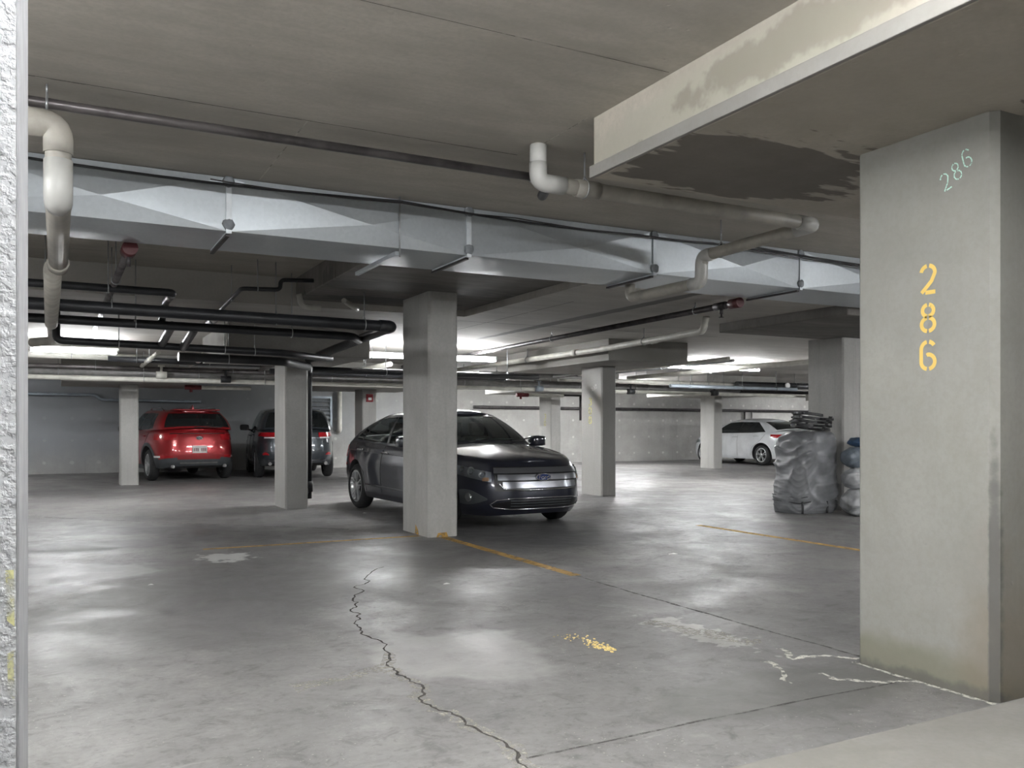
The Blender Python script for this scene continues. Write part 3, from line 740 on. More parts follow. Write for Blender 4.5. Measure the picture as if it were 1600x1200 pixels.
for i, (x, zl, lab) in enumerate(((1.7, 2.15, 'valve with small body at left of far run'), (2.85, 2.1, 'black round pipe clamp on far run left of the column'), (9.75, 2.06, 'blue handled valve on far run left of number column'), (12.3, 2.04, 'black pipe clamp on far run near right columns'), (14.9, 2.05, 'second black clamp on far run at right'))):
    mb = MB().tube([(x - .09, YF - .06, zl), (x + .09, YF - .06, zl)], 0.07, 10).tube([(x, YF - .06, zl), (x, YF - .06, zl + .17)], 0.025, 8).tube([(x - .06, YF - .06, zl + .17), (x + .06, YF - .06, zl + .17)], 0.015, 8)
    mb.build('pipe_valve' if i in (0, 2) else 'pipe_clamp', ('light_pipe', 'black_pipe', 'blue_grey', 'black_pipe', 'black_pipe')[i], cream)
for i, (x, y, z, lab) in enumerate(((2.42, 18.9, 2.0, 'red sprinkler fitting above the red SUV'), (9.95, 18.6, 1.96, 'red sprinkler fitting right of the number column'))):
    o = MB().tube([(x - .12, y, z), (x + .2, y, z)], 0.05, 10).tube([(x, y, z), (x, y, z - .1)], 0.03, 8).build('sprinkler_fitting', 'red_coupling_bright')
    tag(o, lab, 'sprinkler', 'red fittings')
    fit(o, 'branch_pipe', 'light_pipe', (x + .2, y, z), (x + 1.2, y, z), 0.04)
    fit(o, 'drop_rod', 'steel', (x + .1, y, z + .04), (x + .1, y, 2.05), 0.008)
# conduits on the back wall
tag(MB().tube([(-6, 24.6, 2.03), (0.85, 24.6, 2.0), (0.95, 24.6, 1.88), (3.4, 24.6, 1.86)], 0.04, 10, 0.08).build('wall_conduit', 'blue_grey'), 'blue-grey conduit with a jog on the back wall at left', 'conduit')
tag(MB().tube([(11.5, 24.62, 1.80), (28, 24.62, 1.76)], 0.05, 10).build('wall_conduit', 'dark_steel'), 'dark horizontal conduit along the back wall at right', 'conduit')
tag(MB().tube([(22.6, 24.62, 1.80), (22.6, 24.62, 0.4)], 0.035, 8).build('wall_conduit', 'dark_steel'), 'left one of two vertical pipes on the wall above the white sedan', 'conduit')
tag(MB().tube([(22.95, 24.62, 1.80), (22.95, 24.62, 0.4)], 0.03, 8).build('wall_conduit', 'grey_pipe'), 'right one of two vertical pipes on the wall above the white sedan', 'conduit')
tag(MB().tube([(12.0, 19.15, 2.0), (12.0, 19.15, 1.35)], 0.03, 8).build('wall_conduit', 'dark_steel'), 'short dark vertical pipe right of a far column', 'conduit')
fit(bpy.data.objects['wall_conduit.004'], 'conduit_arm', 'dark_steel', (10.6, 19.15, 1.99), (12.0, 19.15, 1.99), 0.025)
# louvred vent and beige pipe on the wall
vent = empty('wall_vent', (6.55, 24.68, 1.3))
tag(vent, 'grey louvred vent on the back wall above the grey SUV', 'vent')
child(MB().box(6.05, 7.0, 24.60, 24.69, 1.2, 1.26).box(6.05, 7.0, 24.60, 24.69, 2.0, 2.06).box(6.05, 6.11, 24.60, 24.69, 1.26, 2.0).box(6.94, 7.0, 24.60, 24.69, 1.26, 2.0).build('vent_frame', 'blue_grey'), vent)
for i in range(6):
    z = 1.30 + i * 0.12
    child(MB().add([(6.11, 24.61, z), (6.94, 24.61, z), (6.94, 24.68, z + .09), (6.11, 24.68, z + .09), (6.11, 24.62, z - .01), (6.94, 24.62, z - .01), (6.94, 24.69, z + .08), (6.11, 24.69, z + .08)],
                   [(0, 1, 2, 3), (7, 6, 5, 4), (0, 4, 5, 1), (3, 2, 6, 7), (0, 3, 7, 4), (1, 5, 6, 2)]).build('louvre', 'mastic'), vent)
tag(MB().tube([(7.2, 24.55, 2.2), (7.2, 24.55, 1.1), (7.2, 24.66, 1.05)], 0.07, 12, 0.08).build('wall_pipe', 'light_pipe'), 'beige vertical pipe on the back wall beside the vent', 'pipe')
# fire alarm bell on column
al = empty('fire_alarm', (6.36, 19.29, 1.85))
tag(al, 'small red fire alarm with white strobe on a far column', 'fire alarm')
child(MB().box(6.28, 6.44, 19.25, 19.298, 1.76, 1.94, 0.01).build('alarm_body', 'red_bright'), al)
child(MB().box(6.32, 6.40, 19.235, 19.25, 1.80, 1.86, 0.005).build('strobe', 'fixture'), al)
# white box lamp at far right
eb = empty('emergency_light', (18.6, 17.2, 1.95))
tag(eb, 'white emergency light box with round lamp at far right', 'light box')
child(MB().box(17.9, 19.0, 17.0, 17.15, 1.88, 2.06, 0.01).build('box_body', 'light_pipe'), eb)
child(MB().lathe([(0.0, 0), (0.055, 0), (0.06, .03), (0.0, .045)], (18.85, 16.99, 1.97), (0, -1, 0), 14).build('lamp_head', 'dark_steel'), eb)
for hx in (18.1, 18.9): child(MB().tube([(hx, 17.08, 2.06), (hx, 17.08, HB)], 0.012, 6).build('hanger_rod', 'steel'), eb)

# ------------------------------------------------------------------ fluorescent fixtures
def fixture(x, y, z, zt, n, label, along='x', lit=True):
    L = 1.22
    o = empty('fluorescent_light', (x, y, z))
    tag(o, label, 'ceiling light', 'fluorescent tube fixtures')
    def bx(name, mat, a0, a1, b0, b1, z0, z1, bv=0.0):
        m = MB().box(a0, a1, b0, b1, z0, z1, bv) if along == 'x' else MB().box(b0, b1, a0, a1, z0, z1, bv)
        return m.build(name, mat, o)
    T = n * L
    bx('housing', 'fixture', -T / 2 - .02, T / 2 + .02, -0.035, 0.035, 0.02, 0.075, 0.008)
    for i in range(n):
        a = -T / 2 + i * L
        for s in (-0.05, 0.05):
            P = [(a + .03, s, 0.0), (a + L - .03, s, 0.0)]
            if along != 'x': P = [(p[1], p[0], p[2]) for p in P]
            MB().tube(P, 0.016, 8).build('tube', 'tube', o)
        for e in (a + .012, a + L - .012):
            bx('socket', 'fixture', e - .012, e + .012, -0.066, 0.066, -0.018, 0.04)
    for sx in (-T / 2 + .2, T / 2 - .2):
        q = (sx, 0) if along == 'x' else (0, sx)
        MB().tube([(q[0], q[1], 0.07), (q[0], q[1], zt - z)], 0.006, 6).build('hanger_rod', 'steel', o)
    return o
fixture(0.22, 15.0, 2.35, HB, 1, 'lit fluorescent lamp hanging at far left beside the white wall')
fixture(5.55, 13.6, 2.34, HB, 2, 'lit fluorescent lamp behind the middle column')
fixture(12.2, 14.2, 2.41, HB, 2, 'lit fluorescent lamp at far right behind the drop panel')
fixture(20.0, 14.2, 2.41, HB, 2, 'unseen fluorescent fill lamp added beyond the right columns')  # hidden lamp, added to widen the ambient light
fixture(-6.5, 14.6, 2.36, HB, 2, 'unseen fluorescent fill lamp added beyond the white wall at left')  # out-of-frame lamp, added for ambient light on the left
for x, n, lab in ((-2.6, 1, 'lamp over the empty stall left of the red SUV'), (9.6, 2, 'lamp over the empty stall behind the dark sedan'), (14.6, 2, 'lamp over the empty stall left of the white sedan'), (25.0, 2, 'lamp over the stalls beyond the silver car')):
    fixture(x, 21.2, 2.33, HB, n, 'added fluorescent fill ' + lab)  # row tucked behind the pipe run, added to brighten the back wall
# lamps of the near bay, over the aisle behind and beside the camera
fixture(1.15, 1.0, 2.76, HA, 2, 'fluorescent lamp over the aisle right above the camera')
fixture(-2.6, 3.4, 2.50, HA, 2, 'fluorescent lamp left of the near aisle', 'y')
fixture(8.2, 2.2, 2.45, HA, 2, 'unseen fluorescent fill lamp added right of the foreground column')  # added out of view to light the underside of the drop panel
fixture(-3.5, -3.0, 2.50, HA, 2, 'fluorescent lamp far behind the camera')
fixture(-5.5, 7.2, 2.50, HA, 2, 'unseen fluorescent fill lamp added in the left bay')  # out of view, put in as ambient fill
fixture(12.6, 5.2, 2.42, HA, 1, 'unseen fluorescent fill lamp added in the right bay')  # out of view, added to brighten the lower slab, bags and wide column

# ------------------------------------------------------------------ cars
def paint(name, col, metal=0.0, rough=0.32, coat=1.0):
    k = NT(name)
    f = k.noise(3.0, 3)
    k.l(k.mix(k.ramp(f, 0.35, 0.65), tuple(x * 0.93 for x in col), tuple(min(1, x * 1.06) for x in col)), k.b.inputs['Base Color'])
    k.b.inputs['Metallic'].default_value = metal
    k.b.inputs['Roughness'].default_value = rough
    k.b.inputs['Coat Weight'].default_value = coat
    k.b.inputs['Coat Roughness'].default_value = 0.03
    return k.m
def glassy(name, tint, vis):
    k = NT(name)
    tr = k.n('ShaderNodeBsdfTransparent'); tr.inputs[0].default_value = (*tint, 1)
    gl = k.n('ShaderNodeBsdfGlossy'); gl.inputs['Roughness'].default_value = 0.02
    gl.inputs[0].default_value = (0.9, 0.95, 0.95, 1)
    fr = k.n('ShaderNodeFresnel'); fr.inputs[0].default_value = 1.52
    df = k.n('ShaderNodeBsdfDiffuse'); df.inputs[0].default_value = (0.03, 0.034, 0.035, 1)
    m1 = k.n('ShaderNodeMixShader'); m1.inputs[0].default_value = vis
    k.l(df.outputs[0], m1.inputs[1]); k.l(tr.outputs[0], m1.inputs[2])
    m2 = k.n('ShaderNodeMixShader')
    k.l(k.math('ADD', k.math('MULTIPLY', fr.outputs[0], 1.0), 0.03), m2.inputs[0])
    k.l(m1.outputs[0], m2.inputs[1]); k.l(gl.outputs[0], m2.inputs[2])
    k.l(m2.outputs[0], k.out.inputs[0])
    return k.m
M['glass'] = glassy('car_glass', (0.80, 0.87, 0.85), 0.88)
M['glass_dark'] = glassy('privacy_glass', (0.2, 0.22, 0.23), 0.5)
M['lens'] = glassy('headlamp_lens', (0.92, 0.94, 0.96), 0.9)
M['tyre'] = simple('tyre_rubber', (0.022, 0.022, 0.023), 0.75, vs=20)
M['rim'] = simple('alloy_rim', (0.55, 0.56, 0.57), 0.3, 0.75)
M['chrome'] = simple('chrome', (0.62, 0.63, 0.65), 0.16, 1.0, var=0.03)
M['brushed'] = simple('brushed_grille_bar', (0.34, 0.35, 0.38), 0.28, 0.9, var=0.05)
M['cladding'] = simple('grey_plastic_cladding', (0.060, 0.066, 0.070), 0.55)
M['trim'] = simple('black_trim', (0.012, 0.012, 0.013), 0.4)
M['interior'] = simple('car_interior', (0.06, 0.06, 0.063), 0.8)
M['seat'] = simple('seat_fabric', (0.14, 0.138, 0.135), 0.9)
M['red_lens'] = simple('tail_lamp_red', (0.42, 0.012, 0.018), 0.15, coat=1.0)
M['white_lens'] = simple('clear_lamp', (0.75, 0.75, 0.74), 0.15, coat=1.0)
M['amber'] = simple('amber_lamp', (0.55, 0.30, 0.16), 0.2)
M['plate'] = simple('number_plate', (0.62, 0.60, 0.58), 0.5)
M['plate_mark'] = simple('number_plate_print', (0.30, 0.16, 0.17), 0.6)
M['badge_blue'] = simple('badge_blue', (0.02, 0.035, 0.12), 0.25, coat=1.0)
M['paper'] = simple('dashboard_paper', (0.75, 0.85, 0.82), 0.8)
M['paint_navy'] = paint('navy_black_paint', (0.016, 0.018, 0.030), 0.25, 0.28)
M['paint_red'] = paint('red_metallic_paint', (0.34, 0.018, 0.022), 0.35, 0.3)
M['paint_grey'] = paint('slate_grey_paint', (0.055, 0.065, 0.075), 0.4, 0.3)
M['paint_white'] = paint('white_paint', (0.72, 0.74, 0.76), 0.0, 0.3)
M['paint_silver'] = paint('silver_paint', (0.50, 0.52, 0.54), 0.3, 0.3)

def smooth_curve(pts):
    xs = np.array([p[0] for p in pts], float); ys = np.array([p[1] for p in pts], float)
    o = np.argsort(xs); xs, ys = xs[o], ys[o]
    h = np.diff(xs); d = np.diff(ys) / h
    m = np.zeros(len(xs)); m[0], m[-1] = d[0], d[-1]
    for i in range(1, len(xs) - 1):
        m[i] = 0 if d[i - 1] * d[i] <= 0 else 2 * d[i - 1] * d[i] / (d[i - 1] + d[i])
    def f(x):
        x = min(max(x, xs[0]), xs[-1])
        i = min(max(int(np.searchsorted(xs, x)) - 1, 0), len(xs) - 2)
        t = (x - xs[i]) / h[i]
        return float((2 * t**3 - 3 * t**2 + 1) * ys[i] + (t**3 - 2 * t**2 + t) * h[i] * m[i] + (-2 * t**3 + 3 * t**2) * ys[i + 1] + (t**3 - t**2) * h[i] * m[i + 1])
    return f
class Outline:
    """half plan outline from front centre (u=0) along the left side to rear centre (u=1)"""
    def __init__(self, xf, xr, xm, hw, nf, nr):
        e = 0.5 - 0.5 * np.cos(np.linspace(0, math.pi, 700))
        e = 0.5 - 0.5 * np.cos(e * math.pi)
        th = e * math.pi / 2
        fx = np.clip(np.cos(th), 0, 1) ** (2 / nf); fy = np.clip(np.sin(th), 0, 1) ** (2 / nf)
        rx = -np.clip(np.sin(th), 0, 1) ** (2 / nr); ry = np.clip(np.cos(th), 0, 1) ** (2 / nr)
        self.cx = np.concatenate([fx, rx[1:]]); self.cy = np.concatenate([fy, ry[1:]])
        X = np.where(self.cx >= 0, xm + (xf - xm) * self.cx, xm - (xr - xm) * self.cx); Y = hw * self.cy
        s = np.concatenate([[0], np.cumsum(np.hypot(np.diff(X), np.diff(Y)))])
        self.L = s[-1]; self.s = s / s[-1]; self.X, self.Y = X, Y
    def at(self, u):
        return float(np.interp(u, self.s, self.cx)), float(np.interp(u, self.s, self.cy))
    def u_of_x(self, x):
        return float(np.interp(-x, -self.X, self.s))
    def u_of_y_front(self, y):
        n = len(self.s) // 2
        return float(np.interp(y, self.Y[:n], self.s[:n]))
    def u_of_y_rear(self, y):
        n = len(self.s) // 2
        return float(np.interp(y, self.Y[n:][::-1], self.s[n:][::-1]))

class Car:
    def __init__(s, name, label, loc, heading, P, mat):
        s.P = P; s.mat = mat
        s.root = empty(name, (loc[0], loc[1], 0.0), heading)
        tag(s.root, label, 'car', 'parked cars')
        s.zt = smooth_curve(P['top']); s.zb = smooth_curve(P['bot']); s.zr = smooth_curve(P['roof'])
        s.hw = P['W'] / 2; s.xm = 0.0
        s.rt = [r[0] for r in P['rows']]; s.rv = [r[1:] for r in P['rows']]
        s.rf = [smooth_curve([(r[0], r[1 + i]) for r in P['rows']]) for i in range(3)]
        s.o = Outline(P['xf'], P['xr'], s.xm, s.hw, P['nf'], P['nr'])
        g = P['gh']
        s.g = Outline(g['bf'], g['br'], (g['bf'] + g['br']) / 2, g['bw'], g['n'], g['n'])
        s.tub(); s.greenhouse(); s.wheels()
    def surf(s, u, t):
        cx, cy = s.o.at(abs(u)); df, dr, wf = (f(t) for f in s.rf)
        x = s.xm + (s.P['xf'] - df - s.xm) * cx if cx >= 0 else s.xm - (s.P['xr'] + dr - s.xm) * cx
        y = s.hw * wf * cy * (1 if u >= 0 else -1)
        zb, zt = s.zb(x), s.zt(x)
        return Vector((x, y, zb + (zt - zb) * t))
    def capz(s, x, yr, cy):
        return s.zt(x) + s.P['crown'] * (1 - yr * yr) * min(1, cy) ** 1.0
    def t_of_z(s, u, z):
        lo, hi = 0.0, 1.0
        for _ in range(16):
            m = (lo + hi) / 2
            if s.surf(u, m).z < z: lo = m
            else: hi = m
        return (lo + hi) / 2
    def nrm(s, u, t):
        e = 0.004
        a = s.surf(u + e, t) - s.surf(u - e, t); b = s.surf(u, min(1, t + e)) - s.surf(u, max(0, t - e))
        n = a.cross(b)
        if n.length < 1e-12: return Vector((1 if abs(u) < 0.5 else -1, 0, 0))
        n.normalize()
        p = s.surf(u, t)
        if n.dot(Vector((p.x, p.y * 2, 0))) < 0: n = -n
        return n
    def tub(s):
        P = s.P; N = 84
        us = [i / N for i in range(N + 1)]
        loop = us + [-u for u in us[-2:0:-1]]
        ts = sorted(set([r[0] for r in P['rows']] + [i / 18 for i in range(19)]))
        rows = []; kind = []
        for q in (0.0, 0.5, 0.85):       # underside
            r = []
            for u in loop:
                p = s.surf(u, 0); r.append(Vector((p.x, p.y * q, p.z)))
            rows.append(r)
        for t in ts: rows.append([s.surf(u, t) for u in loop])
        ncap = len(rows)
        for q in (0.94, 0.85, 0.7, 0.5, 0.25, 0.0):
            r = []
            for u in loop:
                p = s.surf(u, 1); cy = s.o.at(abs(u))[1]
                r.append(Vector((p.x, p.y * q, s.capz(p.x, q, cy))))
            rows.append(r)
        n = len(loop); V = [p for r in rows for p in r]; Fq = []
        for i in range(len(rows) - 1):
            for j in range(n):
                Fq.append((i * n + j, i * n + (j + 1) % n, (i + 1) * n + (j + 1) % n, (i + 1) * n + j))
        me = bpy.data.meshes.new('body'); me.from_pydata([tuple(p) for p in V], [], Fq)
        bm = bmesh.new(); bm.from_mesh(me)
        bmesh.ops.remove_doubles(bm, verts=bm.verts, dist=0.0006)
        bmesh.ops.dissolve_degenerate(bm, edges=bm.edges, dist=0.0003)
        bmesh.ops.recalc_face_normals(bm, faces=bm.faces)
        g = P['gh']; clad = P.get('clad')
        for f in bm.faces:
            f.smooth = True
            c = f.calc_center_median()
            if f.normal.z > 0.6 and g['br'] + .1 < c.x < g['bf'] - .1 and abs(c.y) < g['bw'] - .06 and c.z > s.zt(c.x) - .02: f.material_index = 1
            elif f.normal.z < -0.7 and c.z < 0.35: f.material_index = 1
            elif clad and c.z < clad(c.x): f.material_index = 2
        bm.to_mesh(me); bm.free()
        for mm in (s.mat, 'interior', 'cladding'): me.materials.append(M[mm])
        body = link(bpy.data.objects.new('body', me), s.root)
        # wheel arches
        mb = MB()
        for ax in (P['wb'] / 2, -P['wb'] / 2):
            for sg in (1, -1):
                c = Vector((ax, sg * (s.hw + .05), P['tr'] + .01)); r = P['tr'] + P.get('arch', 0.055)
                seg = 40
                vs = []
                for yy in (c.y, c.y - sg * 0.36):
                    for j in range(seg):
                        a = 2 * math.pi * j / seg
                        vs.append((c.x + r * math.cos(a), yy, c.z + r * math.sin(a)))
                fs = [(j, (j + 1) % seg, seg + (j + 1) % seg, seg + j) for j in range(seg)] + [tuple(range(seg))[::-1], tuple(range(seg, 2 * seg))]
                mb.add(vs, fs)
        cut = mb.build('cut', 'interior')
        cut.data.materials.clear()
        for mm in (s.mat, 'interior', 'cladding'): cut.data.materials.append(M[mm])
        cut.data.polygons.foreach_set('material_index', [1] * len(cut.data.polygons))
        cut.parent = s.root
        md = body.modifiers.new('arch', 'BOOLEAN'); md.operation = 'DIFFERENCE'; md.object = cut; md.solver = 'EXACT'
        dg = bpy.context.evaluated_depsgraph_get(); dg.update()
        new = bpy.data.meshes.new_from_object(body.evaluated_get(dg))
        body.modifiers.clear(); body.data = new
        bpy.data.objects.remove(cut)
        new.name = 'body'
        try: new.set_sharp_from_angle(angle=math.radians(32))
        except Exception: pass
        s.body = body
        # dark arch lips
        if P.get('arch_trim'):
            for ax in (P['wb'] / 2, -P['wb'] / 2):
                for sg in (1, -1):
                    r = P['tr'] + P.get('arch', .055); V = []; Fq = []
                    for j in range(25):
                        a = math.radians(-8 + 196 * j / 24)
                        for rr in (r - .004, r + .075):
                            x = ax + rr * math.cos(a); z = P['tr'] + .01 + rr * math.sin(a)
                            u = s.o.u_of_x(x); t = s.t_of_z(u, max(z, s.zb(x) + .01))
                            p = s.surf(u, t)
                            V.append((x, sg * (abs(p.y) + .008), z))
                        if j: Fq.append((2 * j - 2, 2 * j - 1, 2 * j + 1, 2 * j))
                    mk('arch_cladding', V, Fq, 'cladding', s.root, True)
    def gpt(s, u, v):
        g = s.P['gh']; cx, cy = s.g.at(abs(u)); sg = 1 if u >= 0 else -1
        bm_ = (g['bf'] + g['br']) / 2; rm = (g['rf'] + g['rr']) / 2
        hb = (g['bf'] - g['br']) / 2; hr = (g['rf'] - g['rr']) / 2
        B = Vector((bm_ + hb * cx, g['bw'] * cy * sg, 0))
        ed = s.hw * s.rf[2](1.0)
        B.z = s.zt(B.x) + s.P['crown'] * (1 - min(1, abs(B.y) / ed) ** 2) - .012
        R = Vector((rm + hr * cx, g['rw'] * cy * sg, 0))
        R.z = s.zr(R.x) - g.get('edge', .05) - 0.02 * cy ** 4
        p = B.lerp(R, v)
        bow = g.get('bow', .035) * 4 * v * (1 - v)
        out = Vector((cx * .8, cy * sg, 0.0))
        return p + out * bow + Vector((0, 0, bow * 0.7))
    def greenhouse(s):
        P = s.P; g = P['gh']
        uA = s.g.u_of_y_front(g['ws_y']); uR = s.g.u_of_y_rear(g['rg_y'])
        wins = [('windshield', -uA, uA, g['ws_v'], 'glass')]
        for nm, xa, xb, vv, mt in g['side']:
            a, b = s.g.u_of_x(xa), s.g.u_of_x(xb)
            wins.append((nm, a, b, vv, mt)); wins.append((nm, -b, -a, vv, mt))
        rear = ('rear_window', uR, 1.0, g['rg_v'], g.get('rear_mat', 'glass_dark'))
        brk = {0.0, 1.0, uA, uR}
        for w in wins[1:]: brk |= {abs(w[1]), abs(w[2])}
        brk = sorted(brk); us = []
        for a, b in zip(brk[:-1], brk[1:]):
            n = max(2, int((b - a) * 70))
            us += [a + (b - a) * i / n for i in range(n)]
        us.append(1.0)
        loop = us + [-u for u in us[-2:0:-1]]
        vb = {0.0, 1.0}
        for w in wins + [rear]: vb |= set(w[3])
        vb = sorted(vb); vs = []
        for a, b in zip(vb[:-1], vb[1:]):
            n = max(1, int((b - a) * 12)); vs += [a + (b - a) * i / n for i in range(n)]
        vs.append(1.0)
        n = len(loop)
        rows = [[s.gpt(u, v) for u in loop] for v in vs]
        for q in (0.93, 0.82, 0.65, 0.4, 0.0):
            r = []
            for u in loop:
                p = s.gpt(u, 1.0); c = s.gpt(u, 1.0)
                x = p.x; rm = (g['rf'] + g['rr']) / 2
                xx = rm + (x - rm) * (0.25 * q + 0.75) if False else x
                r.append(Vector((xx, p.y * q, s.zr(xx) - g.get('edge', .05) * q ** 2.2 - 0.02 * q ** 4)))
            rows.append(r)
        V = [p for r in rows for p in r]
        def mid(j): 
            a, b = loop[j], loop[(j + 1) % n]
            if j == len(us) - 1: return -(abs(a) + abs(b)) / 2 if b < 0 else (a + b) / 2
            return (a + b) / 2
        body = []; mi = []; pane = {i: [] for i in range(len(wins) + 1)}
        for i in range(len(rows) - 1):
            for j in range(n):
                q = (i * n + j, i * n + (j + 1) % n, (i + 1) * n + (j + 1) % n, (i + 1) * n + j)
                um = mid(j)
                hit = None; m_i = 0
                if i < len(vs) - 1:
                    vm = (vs[i] + vs[i + 1]) / 2
                    for w_i, w in enumerate(wins):
                        if w[1] < um < w[2] and w[3][0] < vm < w[3][1]: hit = w_i
                    if abs(um) > uR and rear[3][0] < vm < rear[3][1]: hit = len(wins)
                    if hit is None and vm < .95:
                        xs = [w for w in wins[1:]]
                        lo = min(abs(w[1]) for w in xs); hi = max(max(abs(w[1]), abs(w[2])) for w in xs); lo = min(min(abs(w[1]), abs(w[2])) for w in xs)
                        if lo < abs(um) < hi and xs[0][3][0] < vm < xs[0][3][1]: m_i = 1
                if hit is None: body.append(q); mi.append(m_i)
                else: pane[hit].append(q)
        def part(name, fs, mats, mi=None):
            idx = sorted({i for f in fs for i in f}); mp = {a: b for b, a in enumerate(idx)}
            me = bpy.data.meshes.new(name)
            me.from_pydata([tuple(V[i]) for i in idx], [], [tuple(mp[i] for i in f) for f in fs])
            bm = bmesh.new(); bm.from_mesh(me)
            if mi is not None:
                for f, m_ in zip(bm.faces, mi): f.material_index = m_
            bmesh.ops.remove_doubles(bm, verts=bm.verts, dist=0.0004)
            bmesh.ops.recalc_face_normals(bm, faces=bm.faces)
            for f in bm.faces:
                f.smooth = True
            if sum(f.normal.dot(f.calc_center_median() - Vector((0, 0, .8))) for f in bm.faces) < 0:
                bmesh.ops.reverse_faces(bm, faces=bm.faces)
            bm.to_mesh(me); bm.free()
            for mm in mats: me.materials.append(M[mm])
            return link(bpy.data.objects.new(name, me), s.root)
        part('cabin_shell', body, [s.mat, 'trim'], mi)
        for w_i, w in enumerate(wins + [rear]):
            if pane[w_i]: part(w[0], pane[w_i], [w[4]])
    def wheels(s):
        P = s.P; r = P['tr']; w = P.get('tw', .215)
        rr = P.get('rimr', r * .70)
        for ax in (P['wb'] / 2, -P['wb'] / 2):
            for sg in (1, -1):
                yo = sg * (s.hw - .03); yi = yo - sg * w
                d = (0, sg, 0)
                prof = [(rr, 0.0), (rr + .012, .012), (r - .05, w * .02 + .0), (r - .012, .035), (r, .06), (r, w - .06), (r - .012, w - .035), (r - .05, w - .004), (rr + .012, w - .010), (rr, w - .02)]
                o = MB().lathe(prof, (ax, yi, r), d, 32, True).build('wheel', 'tyre', s.root)
                m = MB()
                m.lathe([(rr, w - .02), (rr - .015, w - .012), (rr - .03, w - .03), (rr - .035, .03)], (ax, yi, r), d, 32)
                ns = P.get('spokes', 5); dbl = P.get('dbl', True)
                for kx in range(ns):
                    for dd in ((-.13, .13) if dbl else (0,)):
                        a = 2 * math.pi * kx / ns + .3
                        a1 = a + dd * .6; a2 = a + dd * 1.5
                        p1 = Vector((math.cos(a1) * .05, 0, math.sin(a1) * .05)); p2 = Vector((math.cos(a2) * (rr - .02), 0, math.sin(a2) * (rr - .02)))
                        t_ = (p2 - p1).normalized(); sd = Vector((-t_.z, 0, t_.x)); wd = .012 if dbl else .026
                        y1 = yi + sg * (w - .03); y2 = yi + sg * (w - .018)
                        vs = []
                        for p, yy in ((p1, y1), (p2, y2)):
                            for e, dy in ((-wd, -.02), (wd, -.02), (wd * .7, .008), (-wd * .7, .008)):
                                vs.append((ax + p.x + sd.x * e, yy + sg * dy, r + p.z + sd.z * e))
                        m.add(vs, [(0, 1, 5, 4), (1, 2, 6, 5), (2, 3, 7, 6), (3, 0, 4, 7), (0, 3, 2, 1), (4, 5, 6, 7)])
                m.lathe([(0.062, w - .06), (.062, w - .022), (.05, w - .012), (0.0, w - .008)], (ax, yi, r), d, 16)
                m.build('rim', 'rim', o)
                MB().lathe([(0.0, w * .66), (rr - .025, w * .66), (rr - .025, w * .5), (0, w * .5)], (ax, yi, r), d, 20).build('brake_disc', 'trim', o)
    # --- surface add-ons; a = metres along the outline from front (or rear) centre, + is left
    def U(s, a, rear=False):
        u = abs(a) / s.o.L
        if rear: u = 1 - u
        return u if a >= 0 else -u
    def patch(s, name, mat, a0, a1, zlo, zhi, off=.004, thick=.012, rear=False, n=14, m=5, parent=None):
        top = []
        fl = zlo if callable(zlo) else (lambda q: zlo); fh = zhi if callable(zhi) else (lambda q: zhi)
        V = []
        for lay in (off, off - thick):
            for i in range(n + 1):
                q = i / n; a = a0 + (a1 - a0) * q; u = s.U(a if abs(a) > 1e-6 else 1e-6, rear)
                for j in range(m + 1):
                    z = fl(q) + (fh(q) - fl(q)) * j / m
                    t = s.t_of_z(u, z)
                    p = s.surf(u, t) + s.nrm(u, t) * lay
                    V.append((p.x, p.y, z if t < .999 else p.z))
        K = (n + 1) * (m + 1); Fq = []
        idx = lambda l, i, j: l * K + i * (m + 1) + j
        for i in range(n):
            for j in range(m):
                Fq.append((idx(0, i, j), idx(0, i + 1, j), idx(0, i + 1, j + 1), idx(0, i, j + 1)))
        for i in range(n):
            for j in (0, m): Fq.append((idx(0, i, j), idx(0, i + 1, j), idx(1, i + 1, j), idx(1, i, j)))
        for j in range(m):
            for i in (0, n): Fq.append((idx(0, i, j), idx(0, i, j + 1), idx(1, i, j + 1), idx(1, i, j)))
        me = bpy.data.meshes.new(name); me.from_pydata(V, [], Fq)
        bm = bmesh.new(); bm.from_mesh(me)
        bmesh.ops.recalc_face_normals(bm, faces=bm.faces)
        cen = Vector((0, 0, .5))
        if sum(f.normal.dot(f.calc_center_median() - cen) for f in bm.faces) < 0: bmesh.ops.reverse_faces(bm, faces=bm.faces)
        for f in bm.faces: f.smooth = True
        bm.to_mesh(me); bm.free()
        me.materials.append(M[mat])
        try: me.set_sharp_from_angle(angle=math.radians(40))
        except Exception: pass
        return link(bpy.data.objects.new(name, me), parent or s.root)
    def sidept(s, x, z, sg, off=0.0):
        u = s.o.u_of_x(x) * sg; t = s.t_of_z(u, z); p = s.surf(u, t); n = s.nrm(u, t)
        return p + n * off
    def line(s, name, mat, pts, sg, r=.004, off=.001, n=10, parent=None):
        P = []
        for (a, b) in zip(pts[:-1], pts[1:]):
            for i in range(n):
                q = i / n; P.append(s.sidept(a[0] + (b[0] - a[0]) * q, a[1] + (b[1] - a[1]) * q, sg, off))
        P.append(s.sidept(pts[-1][0], pts[-1][1], sg, off))
        return MB().tube(P, r, 6).build(name, mat, parent or s.root)
    def handle(s, x, z, mat=None):
        for sg in (1, -1):
            P = [s.sidept(x + dx, z, sg, o_) for dx, o_ in ((-.1, .0), (-.085, .03), (.085, .03), (.1, .0))]
            MB().tube(P, .013, 8, .02).build('door_handle', mat or s.mat, s.root)
